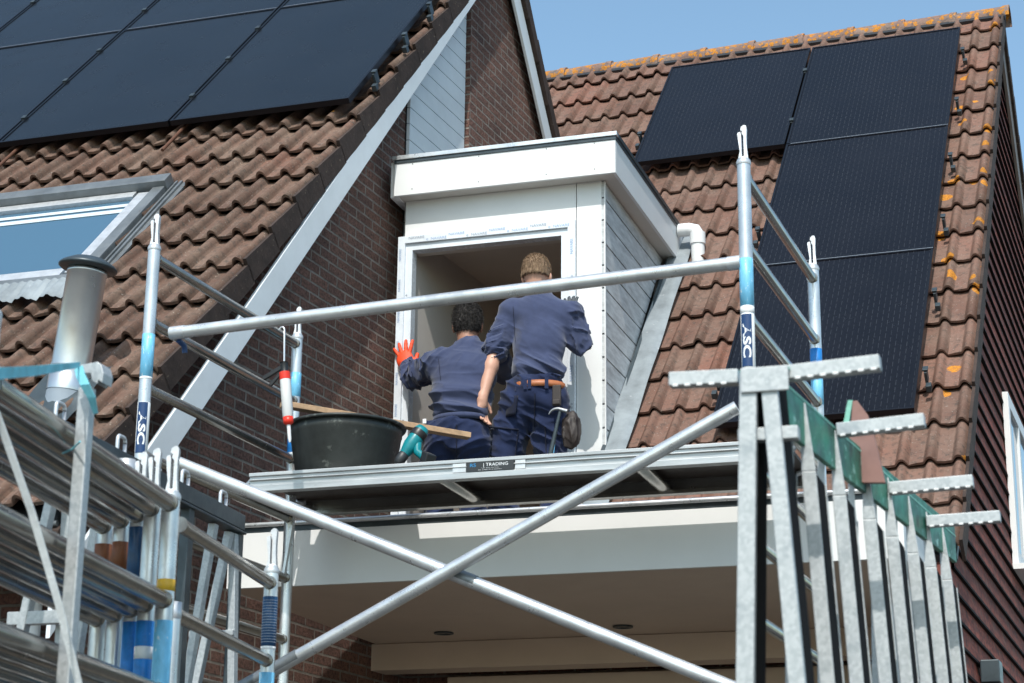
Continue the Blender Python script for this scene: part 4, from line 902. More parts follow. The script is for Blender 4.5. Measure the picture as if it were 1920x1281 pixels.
# tower post seen low at the left rear belongs to the tower; black steel trestle with ring bolts behind the stack
bz = atD(446, 980, 7.35); be = onZ(0, 750, bz[2]); bd = nz(be - bz); be = bz + bd * 3.2
bt = thing('steel_trestle', 'black steel trestle beam with ring bolts and galvanised legs behind the left stack', 'trestle', (bz[0], bz[1], 0))
b = MB(); b.beam(bz - bd * .02, be, .045, .060); b.beam(bz - Z * .04 - bd * .02, be - Z * .04, .06, .010); b.build('beam', M['slate_steel'], bt, .003)
def onbeam(px, off=0): # point on the beam whose image column is px
    best = None
    for t in np.linspace(0, 3.2, 600):
        q = bz + bd * t; v = q - CAM; X_ = CX + F_PX * float(v @ _r) / float(v @ _f)
        if best is None or abs(X_ - px) < best[0]: best = (abs(X_ - px), q)
    return best[1]
for px in (110, 225, 345, 417):
    q = onbeam(px) + Z * .030; b = MB(); a_ = bd * .028; b.path([q - a_, q - a_ + Z * .035] + bez(q - a_ + Z * .035, q - a_ + Z * .055, q - a_ * .5 + Z * .055, 5) + bez(q + a_ * .5 + Z * .055, q + a_ + Z * .055, q + a_ + Z * .035, 5) + [q + a_], .0065, 10); b.build('ring_bolt', M['alu_cast'], bt)
for px in (353, 452):
    q = onbeam(px); b = MB(); b.beam(q - Z * .02, V(q[0], q[1], .0), .035, .045, up=bd); b.build('upright', M['slate_steel'], bt, .002)
for px, lean in ((432, -.20), (440, .05), (402, -.14), (120, -.18), (135, .03), (200, -.1)):
    q = onbeam(px) - Z * .05; b = MB(); b.beam(q, V(q[0], q[1], 0) + XD * lean * q[2] * .9 , .028, .034, up=YD); b.build('leg', M['galv'], bt, .003)
q = onbeam(120); zc = 1.6 + .9; b = MB(); b.beam(V(q[0], q[1], zc) - XD * .14, V(q[0], q[1], zc) + XD * .05, .03, .04); b.build('crossbar', M['galv'], bt, .002); b = MB(); q = onbeam(436); b.beam(V(q[0], q[1], zc + .15) - XD * .15, V(q[0], q[1], zc + .15) + XD * .03, .02, .02); b.build('crossbar', M['galv'], bt, .002)
# galvanised upright with hooked head, and the two straps
ut, ub = atD(163, 740, 4.9), None
up_ = thing('steel_upright', 'square galvanised upright with a notched head plate, in front of the stacked frames', 'upright', (ut[0], ut[1], 0))
zu = zz_(163, 728, ut); b = MB(); b.beam((ut[0], ut[1], 0), (ut[0], ut[1], zu), .031, .036, up=XD); b.build('post', M['galv'], up_, .004)
b = MB(); pxz = lambda x, y, o=0: hit(x, y, V(ut[0], ut[1] - .024 - o, 0), az(-1))
b.prism([pxz(*q) for q in ((151, 684), (182, 678), (190, 684), (194, 700), (191, 718), (184, 712), (182, 720), (172, 714), (170, 700), (151, 700))][::-1], YD * .05); b.build('head_plate', M['galv'], up_, .002)
P_ = lambda x, y, D_: atD(x, y, D_)
s_pts = [P_(-60, 712, 3.9), P_(0, 700, 4.1), P_(60, 696, 4.35), P_(105, 690, 4.6), P_(148, 684, 4.85)]
b = MB(); b.strip(s_pts, [Z * .026, Z * .026, Z * .024, Z * .020, Z * .014]); s2 = [P_(148, 690, 4.84), P_(152, 705, 4.83), P_(160, 722, 4.82), P_(172, 745, 4.83), P_(180, 775, 4.86)]
b.strip(s2, [XD * .022 + Z * .01] * 2 + [XD * .026, XD * .022, XD * .012]); tag(b.build('strap', M['strap_cyan'], None, org=s_pts[0]), 'pale cyan webbing strap pulled from the left to the galvanised upright', 'strap')
b = MB(); s3 = [P_(-8, 770, 4.5), P_(14, 830, 4.52), P_(60, 960, 4.56), P_(110, 1130, 4.6), P_(150, 1290, 4.64), P_(190, 1450, 4.7)]; b.strip(s3, [XD * .019] * 6, .003); tag(b.build('strap', M['strap_white'], None, org=s3[0]), 'white webbing strap slanting down across the stacked scaffold rungs', 'strap')
b = MB(); b.path([P_(150, 828, 4.84), P_(136, 842, 4.9), P_(118, 850, 5.0)], .0025, 8); tag(b.build('cord', M['strap_cyan'], None, org=P_(150, 828, 4.84)), 'thin cyan cord tied low on the galvanised upright', 'cord')

# ================================================================ RIGHT FOREGROUND: galvanised A-frame rack
r0_ = atD(1434, 712, 4.1); r1_ = onZ(1788, 1022, r0_[2]); rd = nz(r1_ - r0_); rs = nz(np.cross(rd, Z))       # rs points to the right
rk_ = thing('galvanised_rack', 'galvanised A-frame rack with green ridge beam and perforated arms at lower right', 'rack', (r0_[0], r0_[1], 0))
b = MB(); RL = float(np.linalg.norm(r1_ - r0_)); b.beam(r0_ + rd * .03 - Z * .03, r1_, .014, .11); b.build('ridge_beam', M['green'], rk_, .002)
b = MB(); b.beam(r0_ + rd * .03 + Z * .026, r1_ + Z * .026, .016, .004); b.build('ridge_edge', M['green_edge'], rk_)
def onridge(px):
    best = None
    for t in np.linspace(0, RL, 500):
        q = r0_ + rd * t; v = q - CAM; X_ = CX + F_PX * float(v @ _r) / float(v @ _f)
        if best is None or abs(X_ - px) < best[0]: best = (abs(X_ - px), q)
    return best[1]
def legm(q, side, lean, w=.044, d=.040):
    """tapered top, galvanised leg with its shaded right side painted black"""
    top = q + Z * .02; bot = V(q[0], q[1], 0) + XD * lean * q[2]; b = MB()
    dn = nz(bot - top); b.prism([top + XD * (-.006), top + XD * .006, top + dn * .16 + XD * w / 2, top + dn * .16 - XD * w / 2], YD * .004)
    k0 = top + dn * .1605
    b.prism([k0 - XD * w / 2, k0 + XD * w / 2, bot + XD * w / 2, bot - XD * w / 2], YD * .004)
    b.prism([k0 - XD * w / 2 + YD * .0045, k0 - XD * (w / 2 - .004) + YD * .0045, bot - XD * (w / 2 - .004) + YD * .0045, bot - XD * w / 2 + YD * .0045], YD * (d - .009))
    b.prism([k0 - XD * w / 2 + YD * (d - .004), k0 + XD * w / 2 + YD * (d - .004), bot + XD * w / 2 + YD * (d - .004), bot - XD * w / 2 + YD * (d - .004)], YD * .004)
    b.prism([k0 + XD * (w / 2 - .018) + YD * .0045, k0 + XD * (w / 2 - .003) + YD * .0045, bot + XD * (w / 2 - .003) + YD * .0045, bot + XD * (w / 2 - .018) + YD * .0045], YD * (d - .009), mi=1); return b  # black filler stands in for the shade in the leg's open side
tops = [1502, 1560, 1617, 1659, 1698, 1732, 1762]
for i, px in enumerate(tops):
    legm(onridge(px) + rs * .004, 1, .053, .033, .15).build('leg', [M['galv'], M['leg_shade']], rk_, .002)
    q = onridge(px - 14) - rs * .02 + rd * .04; legm(q, -1, -.030, .020, .05).build('leg', [M['galv'], M['leg_shade']], rk_, .002)
for sx_, ln, hw2 in ((-.036, -.036, .019), (.006, .063, .0175)):
    q = r0_ + XD * sx_; b = MB(); bot = V(q[0], q[1], 0) + XD * ln * q[2]; dn = nz(bot - q)
    b.prism([q + XD * -hw2 + Z * .02, q + XD * hw2 + Z * .02, bot + XD * hw2, bot - XD * hw2], YD * .02)
    h3 = hw2 - .0015; b.prism([q - XD * h3 + Z * .018 + YD * .0205, q + XD * h3 + Z * .018 + YD * .0205, bot + XD * h3 + YD * .0205, bot - XD * h3 + YD * .0205], YD * .12, mi=1)  # black block painted as the shaded side of the end leg
    b.build('leg', [M['galv'], M['leg_shade']], rk_, .002)
b = MB(); b.box(r0_ + Z * .0 - YD * .003, XD * .104, YD * .008, Z * .055); b.build('head_plate', M['galv'], rk_, .002)
b = MB(); b.box(r0_ + Z * .022 + YD * .025, XD * .106, YD * .06, Z * .004); b.build('head_edge', M['green_edge'], rk_)
q = r0_ - Z * .115; b = MB(); b.box(q + YD * .03, XD * .13, YD * .03, Z * .028); b.build('tie_plate', M['galv'], rk_, .002)
def arm(p, q, h=.031):
    L_ = float(np.linalg.norm(q - p)); d = nz(q - p); b = MB(); b.beam(p, q, .036, h); a_ = b.build('arm', M['galv'], rk_, .002); ORG[a_.name] = ORG[rk_.name]
    b = MB(); n_ = int(L_ / .027); 
    for k in range(n_): c = p + d * (.015 + k * .027) - Z * (h / 2 + .0) - YD * (.0185 + .0); b.box(c + YD * .004, d * .012, YD * .010, Z * .0045)
    b.build('hole_light_dots', M['label_white'], a_)  # white dots paint the light showing through the arm's holes
    return a_
arm(onY(1257, 714, float(r0_[1])), onY(1386, 708, float(r0_[1]))); 
for (a_, c_) in (((1462, 703), (1651, 681)), ((1570, 808), (1734, 789)), ((1668, 917), (1825, 903)), ((1738, 979), (1876, 969))):
    q = onridge(a_[0] - (20 if a_[0] < 1500 else 8)); Yq = float(q[1]); arm(onY(*a_, Yq, -1, float(q[0])), onY(*c_, Yq, -1, float(q[0])))
q = onridge(1600); Yq = float(q[1]) + .05; pp_ = lambda x, y: onY(x, y, Yq, -1, float(q[0]))
b = MB(); b.prism([pp_(*k) for k in ((1598, 752), (1607, 751), (1627, 778), (1637, 810), (1660, 905), (1590, 905))], YD * .018); rp_ = b.build('side_plate', M['pink'], rk_, .001); ORG[rp_.name] = ORG[rk_.name]
b = MB(); b.prism([pp_(*k) - YD * .003 for k in ((1590, 751), (1599, 751), (1589, 810), (1578, 812))], YD * .02); b.build('plate_edge', M['green_edge'], rp_)

# ================================================================ PEOPLE (distance-field bodies meshed as one continuous surface)
def vnoise(P, sc, seed):
    rg = np.random.default_rng(seed); T = rg.random((32, 32, 32)); q = P * np.asarray(sc, float); i = np.floor(q).astype(int); f = q - i; f = f * f * (3 - 2 * f)
    r = 0
    for dx_ in (0, 1):
        for dy_ in (0, 1):
            for dz_ in (0, 1):
                w = (f[..., 0] if dx_ else 1 - f[..., 0]) * (f[..., 1] if dy_ else 1 - f[..., 1]) * (f[..., 2] if dz_ else 1 - f[..., 2])
                r = r + w * T[(i[..., 0] + dx_) % 32, (i[..., 1] + dy_) % 32, (i[..., 2] + dz_) % 32]
    return r - .5
def cone(P, a, b, ra, rb):
    a, b = V(a), V(b); ab = b - a; t = np.clip(((P - a) @ ab) / (ab @ ab), 0, 1); return np.linalg.norm(P - a - t[..., None] * ab, axis=-1) - (ra + (rb - ra) * t)
def ell(P, c, R3, rot=None):
    q = P - V(c)
    if rot is not None: q = q @ np.asarray(rot)        # columns are the ellipsoid's axes
    k0 = np.linalg.norm(q / np.asarray(R3), axis=-1); k1 = np.linalg.norm(q / np.asarray(R3) ** 2, axis=-1); return k0 * (k0 - 1) / np.maximum(k1, 1e-6)
def smin(a, b, k):
    h = np.clip(.5 + .5 * (b - a) / k, 0, 1); return b * (1 - h) + a * h - k * h * (1 - h)
class SDF:
    def __init__(s): s.p = []
    def cone(s, a, b, ra, rb, k=.03): s.p.append(('c', V(a), V(b), ra, rb, k)); return s
    def ell(s, c, R3, rot=None, k=.03): s.p.append(('e', V(c), R3, rot, k)); return s
    def bounds(s):
        lo, hi = V(9e9, 9e9, 9e9), -V(9e9, 9e9, 9e9)
        for q in s.p:
            pts = [(q[1], q[3]), (q[2], q[4])] if q[0] == 'c' else [(q[1], max(q[2]))]
            for c, r in pts: lo = np.minimum(lo, c - r); hi = np.maximum(hi, c + r)
        return lo - .03, hi + .03
    def mesh(s, name, m, parent, res=.008, disp=None, cut=None):
        lo, hi = s.bounds(); n = np.ceil((hi - lo) / res).astype(int) + 1
        ax = [lo[i] + np.arange(n[i]) * res for i in range(3)]; D = np.full(n, .2)
        for q in s.p:
            k = q[-1]; mgn = k + .06
            if q[0] == 'c': l2 = np.minimum(q[1] - q[3], q[2] - q[4]) - mgn; h2 = np.maximum(q[1] + q[3], q[2] + q[4]) + mgn
            else: r = max(q[2]); l2 = q[1] - r - mgn; h2 = q[1] + r + mgn
            i0 = np.clip(np.floor((l2 - lo) / res).astype(int), 0, n); i1 = np.clip(np.ceil((h2 - lo) / res).astype(int) + 1, 0, n); sl_ = tuple(slice(a, b) for a, b in zip(i0, i1))
            G = np.stack(np.meshgrid(*[ax[i][sl_[i]] for i in range(3)], indexing='ij'), -1)
            d = cone(G, q[1], q[2], q[3], q[4]) if q[0] == 'c' else ell(G, q[1], q[2], q[3])
            D[sl_] = smin(D[sl_], d, k)
        if disp is not None or cut is not None:
            idx = np.argwhere(np.abs(D) < .045); P = lo + idx * res
            if disp is not None: D[tuple(idx.T)] -= disp(P)
        if cut is not None:
            G = np.stack(np.meshgrid(*ax, indexing='ij'), -1); D = np.maximum(D, cut(G))
        # surface nets
        S = D < 0; c = [S[a:n[0] - 1 + a, b:n[1] - 1 + b, d:n[2] - 1 + d] for a in (0, 1) for b in (0, 1) for d in (0, 1)]
        cnt = sum(x.astype(int) for x in c); act = (cnt > 0) & (cnt < 8); ids = -np.ones(act.shape, int); cells = np.argwhere(act); ids[act] = np.arange(len(cells))
        acc = np.zeros((len(cells), 3)); w = np.zeros(len(cells)); off = np.array([(a, b, d) for a in (0, 1) for b in (0, 1) for d in (0, 1)])
        vals = np.stack([D[tuple((cells + o).T)] for o in off], 1)
        for i in range(8):
            for j in range(i + 1, 8):
                if np.abs(off[i] - off[j]).sum() != 1: continue
                a, b = vals[:, i], vals[:, j]; m_ = (a < 0) != (b < 0); t = np.where(m_, a / np.where(m_, a - b, 1), 0)
                acc += m_[:, None] * (off[i] + (off[j] - off[i]) * t[:, None]); w += m_
        vs = lo + (cells + acc / w[:, None]) * res; faces = []
        for d in range(3):
            e = [0, 0, 0]; e[d] = 1; a = S[tuple(slice(0, n[i] - 1) for i in range(3))]; b = S[tuple(slice(e[i], n[i] - 1 + e[i]) for i in range(3))]
            ex = np.argwhere(a != b); u_, v_ = [(1, 2), (2, 0), (0, 1)][d]
            ex = ex[(ex[:, u_] > 0) & (ex[:, v_] > 0)]; du = np.zeros(3, int); du[u_] = 1; dv = np.zeros(3, int); dv[v_] = 1
            q = np.stack([ids[tuple((ex - du - dv).T)], ids[tuple((ex - dv).T)], ids[tuple(ex.T)], ids[tuple((ex - du).T)]], 1)
            sg = a[tuple(ex.T)]; q[~sg] = q[~sg][:, ::-1]; faces.append(q[(q >= 0).all(1)])
        faces = np.concatenate(faces); o0 = ORG[parent.name]; me = bpy.data.meshes.new(name)
        me.from_pydata((vs - o0).tolist(), [], faces.tolist()); me.materials.append(m); me.polygons.foreach_set('use_smooth', [True] * len(faces)); me.update()
        o = bpy.data.objects.new(name, me); link(o, parent); ORG[o.name] = o0; return o
def rotz(a): c, s = math.cos(a), math.sin(a); return np.array([[c, -s, 0], [s, c, 0], [0, 0, 1.]])
def hand(sd, wrist, d, n_, side, s=1., curl=.3, spread=.12, k=.008, rr=1., thumb=1.):
    """palm and five fingers; d = pointing direction, n_ = back-of-hand normal, side = direction towards the thumb"""
    d, n_ = nz(d), nz(n_); side = nz(V(side) - d * np.dot(side, d)); n_ = nz(np.cross(side, d)) * (1 if np.dot(np.cross(side, d), n_) > 0 else -1)
    P_ = lambda x, y, z: V(wrist) + (d * x + side * y + n_ * z) * s
    rot = np.array([d, side, n_]).T
    sd.cone(P_(-.02, 0, 0), P_(.03, 0, 0), .026 * s * rr, .029 * s * rr, .02)
    sd.ell(P_(.055, .0, 0), (.048 * s * rr, .042 * s * rr, .0165 * s * rr), rot, .012)
    for i, (y, L, r) in enumerate(((.030, .072, .0090), (.0105, .080, .0095), (-.0095, .074, .0090), (-.028, .058, .0080))):
        a0 = P_(.085, y, 0); ang = spread * (1.3 - i * .9); c1 = curl * (.8 + .15 * i)
        dr_ = d * math.cos(ang) + side * math.sin(ang); e1 = dr_ * math.cos(c1 * .5) - n_ * math.sin(c1 * .5); e2 = dr_ * math.cos(c1 * 1.3) - n_ * math.sin(c1 * 1.3); e3 = dr_ * math.cos(c1 * 1.9) - n_ * math.sin(c1 * 1.9)
        p1 = a0 + e1 * L * .45 * s; p2 = p1 + e2 * L * .31 * s; p3 = p2 + e3 * L * .24 * s; r *= s * rr
        sd.cone(a0 - e1 * .01, p1, r * 1.05, r, k * .6); sd.cone(p1, p2, r * 1.0, r * .93, .004); sd.cone(p2, p3, r * .93, r * .8, .004)
    t0 = P_(.018, .028, -.004); t1 = P_(.045, .028 + .030 * thumb, -.012); t2 = P_(.072, .028 + .040 * thumb, -.016)
    sd.cone(t0, t1, .0145 * s * rr, .0115 * s * rr, .012); sd.cone(t1, t2, .011 * s * rr, .0092 * s * rr, .004)
    return P_
B_DIR = V(0, -1, 0)
YB_ = 10.13          # the plane the men's backs roughly share
def onB(px, py, y=YB_): return onY(px, py, y)
ZF = zlip - .025     # they stand on the canopy roof

def head(sd, c, s=1., fwd=YD, tilt=0., neck_to=None):
    up_ = nz(Z + fwd * tilt); rt = nz(np.cross(fwd, up_)); up_ = np.cross(rt, fwd); rot = np.array([rt, fwd, up_]).T; c = V(c); Q = lambda x, y, z: c + (rt * x + fwd * y + up_ * z) * s
    sd.ell(Q(0, -.012, .022), (.077 * s, .097 * s, .094 * s), rot, .02)          # cranium
    sd.ell(Q(0, .030, -.035), (.062 * s, .070 * s, .082 * s), rot, .03)          # face
    sd.ell(Q(0, .055, -.088), (.030 * s, .030 * s, .022 * s), rot, .03)          # chin
    sd.cone(Q(0, .094, -.012), Q(0, .114, -.040), .009 * s, .014 * s, .012)      # nose
    sd.ell(Q(0, .088, -.070), (.026 * s, .014 * s, .009 * s), rot, .01)          # mouth
    for e in (-1, 1):
        sd.ell(Q(e * .032, .083, .002), (.015 * s, .012 * s, .009 * s), rot, .008)  # eyes
        sd.ell(Q(e * .081, .000, -.012), (.009 * s, .019 * s, .031 * s), rot, .006)  # ears
        sd.ell(Q(e * .087, -.008, -.004), (.006 * s, .014 * s, .024 * s), rot, .004)
    sd.cone(Q(0, -.030, -.060), Q(0, -.034, -.16) if neck_to is None else neck_to, .058 * s, .062 * s, .03)
    return Q, rot
def hair(name, m, parent, Q, rot, s, seed, low, tuft=.012, fade=None, res=.004):
    h = SDF(); h.ell(Q(0, -.016, .028), (.083 * s, .102 * s, .099 * s), rot, .02); h.ell(Q(0, -.045, -.02), (.073 * s, .062 * s, .075 * s), rot, .03)
    f_ = rot[:, 1]; u_ = rot[:, 2]; c = Q(0, 0, 0)
    def cut(G):
        q = G - c; y = q @ f_; z = q @ u_; line = low * s + np.clip((y + .03 * s) * 1.1, 0, .2) + .004 * np.sin(G[..., 0] * 300)
        return np.maximum(line - z, -np.minimum(0, 0 * z) + (y - .075 * s))
    def disp(P):
        q = P - c; z = q @ u_; a = vnoise(P, (95, 95, 42), seed) * tuft + vnoise(P, (210, 210, 70), seed + 1) * tuft * .9
        return a + np.clip(z - .03, 0, .1) * .10 - .004 * np.clip((.0 - z) * 30, 0, 1.2)
    return h.mesh(name, m, parent, res, disp, cut)
def strands(h, m, parent, n, L, seed):
    rg = np.random.default_rng(seed); vs = h.data.vertices; ks = rg.integers(0, len(vs), n); b = MB(); o0 = ORG[h.name]
    zs = np.array([v.co[2] for v in vs]); zt = zs.max(); zb_ = zs.min()
    for k in ks:
        c = V(vs[int(k)].co) + o0; nn = V(vs[int(k)].normal); top_ = (c[2] - o0[2] - zb_) / (zt - zb_)
        d = nz(nn * (.35 + .7 * top_) - Z * (.9 - .9 * top_) + rg.normal(0, .33, 3)); l = L * (.35 + .75 * top_) * rg.uniform(.6, 1.3); sd_ = nz(np.cross(d, rg.normal(0, 1, 3))) * .0011
        m_ = c + d * l * .55; b.face([c - sd_ - nn * .002, c + sd_ - nn * .002, m_ + sd_ * .8 + nn * 0, m_ - sd_ * .8]); b.face([m_ - sd_ * .8, m_ + sd_ * .8, c + d * l - Z * l * .15])
    return b.build('hair_strands', m, parent)
def folds(P, c, amp, seed, sc=(5, 5, 22), tilt=0.):
    q = P.copy(); q[:, 2] += tilt * (P[:, 0] - c[0]); n1 = vnoise(q, sc, seed); n2 = vnoise(q, tuple(x * 2.2 for x in sc), seed + 1)
    return amp * 2.9 * ((1 - np.abs(n1) * 2) ** 3.5 - .30 + .35 * ((1 - np.abs(n2) * 2) ** 3 - .3))

# ---------------------------------------------------------------- tall man at right
T = {}
T['hip'] = onB(1003, 745, 10.10); T['waist'] = onB(1008, 705, 10.08); T['chest'] = onB(1012, 615, 10.16); T['neck'] = onB(1014, 556, 10.20); T['headc'] = onB(1007, 521, 10.22)
T['lsh'] = onB(959, 584, 10.15); T['rsh'] = onB(1066, 592, 10.18); T['lel'] = onB(929, 655, 10.10); T['lwr'] = onB(904, 750, 10.00); T['rel'] = onB(1084, 642, 10.22); T['rwr'] = onB(1076, 592, 10.44)
foot = lambda px, y: V(onY(px, 900, y)[0], y, ZF)
man = thing('person', 'tall sandy haired man seen from behind in navy sweatshirt and tan belt, work trousers', 'person', (T['hip'][0], T['hip'][1], ZF))
kL, kR = onB(950, 835, 10.16), onB(1032, 828, 10.18); fL, fR = foot(948, 10.14), foot(1042, 10.16)
hL, hR = T['hip'] + V(-.085, .02, .0), T['hip'] + V(.085, .02, .0)
# body (one surface: head, neck, arms, hands, trunk, legs)
sd = SDF(); Q, rot = head(sd, T['headc'], .98, YD, .05, T['neck'] - Z * .06)
sd.cone(T['neck'] - Z * .05, T['chest'], .055, .07, .03).ell(T['chest'], (.12, .060, .12), None, .03).cone(T['chest'], T['hip'], .070, .075, .03)
for a, b_, c_, r in ((T['lsh'], T['lel'], T['lwr'], 0), (T['rsh'], T['rel'], T['rwr'], 1)): sd.cone(a, b_, .040, .036, .03).cone(b_, b_ + (c_ - b_) * .35, .040, .041, .02).cone(b_ + (c_ - b_) * .35, c_, .041, .0265, .02)
for h_, k_, f__ in ((hL, kL, fL), (hR, kR, fR)): sd.cone(h_, k_, .060, .045, .03).cone(k_, f__ + Z * .09, .052, .038, .03).cone(f__ + Z * .05, f__ + V(0, .15, .035), .04, .03, .02)
hand(sd, T['lwr'], V(.02, .06, -1), V(-.9, -.5, 0), V(.35, .8, 0) * 1., .96, .55, .05, thumb=.7)
hand(sd, T['rwr'], V(-.25, .25, 1), V(.2, -1, .1), V(-1, .1, 0), .96, .35, .14)
sd.mesh('body', M['skin'], man, .0052)
strands(hair('hair', M['hair_blond'], man, Q, rot, .98, 5, -.005, .006), M['hair_blond'], man, 5200, .012, 5)
# sweatshirt
sw = SDF(); ch = T['chest']
sw.ell(ch + V(.0, .0, .02), (.170, .112, .185), None, .05).ell(onB(1012, 655, 10.12), (.150, .108, .17), None, .06).ell(onB(1010, 695, 10.09), (.143, .106, .085), None, .05)
sw.cone(T['lsh'] + V(.02, 0, .0), T['rsh'] + V(-.02, 0, 0), .072, .072, .05).cone(T['neck'] - Z * .005, T['neck'] - Z * .07, .068, .088, .05)
sw.cone(T['lsh'], T['lel'] + (T['lsh'] - T['lel']) * .1, .071, .060, .04); le = T['lel'] + (T['lwr'] - T['lel']) * .06; sw.cone(T['lel'] + (T['lsh'] - T['lel']) * .35, le, .064, .056, .03).cone(le + (T['lsh'] - le) * .10, le, .0535, .052, .01)
sw.cone(T['rsh'], T['rel'], .074, .062, .04).cone(T['rel'], T['rwr'] + (T['rel'] - T['rwr']) * .22, .060, .046, .03)
sh_l, el_l = T['lsh'], T['lel']
def dsp(P):
    zt = P[:, 2]; w = np.clip((T['chest'][2] - .10 - zt) / .22, 0, 1); a = folds(P, ch, .0085, 3, (4, 4, 15), .55) * (.25 + .9 * w)
    arm = np.clip((T['lsh'][0] + .015 - P[:, 0]) / .04, 0, 1) * np.clip((T['lsh'][2] - .05 - zt) / .12, 0, 1); rarm = np.clip((P[:, 0] - T['rsh'][0] - .01) / .04, 0, 1)
    a = a * (1 - arm) + arm * folds(P, ch, .0095, 9, (9, 9, 34), -.35) * 1.1 + rarm * folds(P, ch, .008, 19, (14, 12, 12), .3)
    hem = np.clip(1 - np.abs(zt - (T['waist'][2] - .03)) / .02, 0, 1) * -.004
    # shallow valley down the spine, shoulder blades
    sp = np.exp(-((P[:, 0] - ch[0]) / .035) ** 2) * np.exp(-((zt - ch[2]) / .14) ** 2) * -.006
    return a + hem + sp + vnoise(P, 9, 4) * .006
zc_ = float(onB(1008, 711, 9.98)[2])
sw.mesh('sweatshirt', M['sweater'], man, .0058, dsp, lambda G: np.maximum(zc_ - .012 * np.cos((G[..., 0] - T['waist'][0]) * 14) - G[..., 2] - .35 * 0, -9.))
b = MB()  # ribbed cuff of the pushed-up sleeve
dl = nz(T['lwr'] - T['lel']); b.lathe(le - dl * .03, [(.050, 0), (.0545, .004), (.0545, .058), (.047, .062), (.043, .05)], dl, 36); b.build('sleeve_cuff', M['sweater'], man)
# trousers
tr = SDF(); tr.ell(T['hip'] + V(0, .0, .02), (.150, .118, .12), None, .05).ell(T['waist'] + V(0, .005, -.035), (.142, .104, .06), None, .04)
tr.ell(hL + V(.0, -.035, -.02), (.085, .085, .10), None, .04).ell(hR + V(0, -.035, -.02), (.085, .085, .10), None, .04)
for h_, k_, f__, o in ((hL, kL, fL, -1), (hR, kR, fR, 1)): tr.cone(h_ - Z * .02, k_, .115, .104, .03).cone(k_, f__ + Z * .10, .082, .070, .03)
tr.ell((hL * .4 + kL * .6) + V(-.035, -.05, 0), (.065, .05, .085), None, .015).ell((hR * .4 + kR * .6) + V(.04, -.04, 0), (.055, .05, .085), None, .015)
tr.mesh('trousers', M['trouser'], man, .0062, lambda P: folds(P, ch, .0085, 23, (6, 6, 13), .5) + vnoise(P, 8, 12) * .012, lambda G: G[..., 2] - (T['waist'][2] - .008))
def patch_on(px0, px1, py0, py1, y, name, m, parent, t=.012, skew=0, bev=.004):
    b = MB(); pts = [onB(px0 + skew, py1, y), onB(px1 + skew, py1, y), onB(px1, py0, y), onB(px0, py0, y)]; b.prism(pts, YD * t); return b.build(name, m, parent, bev)
# belt, loops, pockets
bz_ = float(onB(1008, 719, 9.98)[2]); b = MB(); G = []
for h_, e in ((-.018, .0), (-.018, .004), (.018, .004), (.018, 0)):
    G.append([V(T['waist'][0], T['waist'][1] + .003, bz_ + h_ - .012 * math.cos(t * 1) * 0) + V(math.cos(t) * (.154 + e), math.sin(t) * (.119 + e), 0) for t in np.linspace(0, 2 * math.pi, 60)[:-1]])
b.grid(G, True, True); b.build('belt', M['leather'], man)
for t in (-2.25, -1.78, -1.62, -1.0): 
    q = V(T['waist'][0] + math.cos(t) * .159, T['waist'][1] + .003 + math.sin(t) * .1235, bz_); tg = V(-math.sin(t), math.cos(t), 0); b = MB(); b.box(q - Z * .004, tg * .021, nz(V(math.cos(t), math.sin(t), 0)) * .006, Z * .062); b.build('belt_loop', M['trouser'], man, .002)
yb0 = T['hip'][1] - .125
def curved(px0, px1, py0, py1, name, m, parent, off=.004, skew=0):
    """cloth patch lying on the seat of the trousers: follows an ellipse round the hips"""
    cx_ = T['hip'][0]; cy_ = T['hip'][1] + .0; G = []
    for i in range(7):
        row = []
        for j in range(9):
            p = onB(px0 + (px1 - px0) * j / 8 + skew * i / 6, py0 + (py1 - py0) * i / 6, yb0); x_ = np.clip((p[0] - cx_) / .172, -.98, .98); row.append(V(p[0], cy_ - (.129 + off) * math.sqrt(1 - x_ * x_) + .0, p[2]))
        G.append(row)
    b = MB(); b.grid(G[::-1], True); o = b.build(name, m, parent); sd_ = o.modifiers.new('solid', 'SOLIDIFY'); sd_.thickness = .006; sd_.offset = 0; return o
curved(938, 972, 742, 778, 'back_pocket', M['trouser_dark'], man, .006, -6)
def ribbon(pxs, y, name, m, parent, w=.010):
    p = [onB(a, c, y) for a, c in pxs]; b = MB(); b.strip(p, XD * w, .004); return b.build(name, m, parent)
ribbon([(954, 798), (951, 825), (946, 858)], kL[1] - .098, 'zip_strip', M['lightblue'], man)
ribbon([(1036, 812), (1040, 835), (1038, 850)], kR[1] - .105, 'zip_strip', M['lightblue'], man, .007)
def seam(pts, parent, m, r=.0022, name='seam'):
    b = MB(); b.path(pts, r, 8); return b.build(name, m, parent)
def onsurf(obj, px, py, out=.002):
    o0 = ORG[obj.name]; d = ray(px, py); vs = np.empty(len(obj.data.vertices) * 3); obj.data.vertices.foreach_get('co', vs); vs = vs.reshape(-1, 3) + o0
    q = vs - CAM; t = q @ d; e = np.linalg.norm(q - t[:, None] * d, axis=1); k = e < .008
    tt = t[k].min() if k.any() else t[e.argmin()]; return CAM + d * (tt - out)
def seam_on(obj, pxs, parent, m, r=.0022, name='seam'): return seam([onsurf(obj, *p) for p in pxs], parent, m, r, name)
lin = lambda a, c, n=9: [(a[0] + (c[0] - a[0]) * t, a[1] + (c[1] - a[1]) * t) for t in np.linspace(0, 1, n)]
TRO, SWT = [o for o in man.children if o.name.startswith('trousers')][0], [o for o in man.children if o.name.startswith('sweatshirt')][0]
seam_on(TRO, lin((1003, 738), (1002, 800), 10), man, M['trouser_dark'], .003)
seam_on(TRO, lin((915, 800), (972, 806), 8), man, M['trouser_dark'], .005, 'pocket_flap')
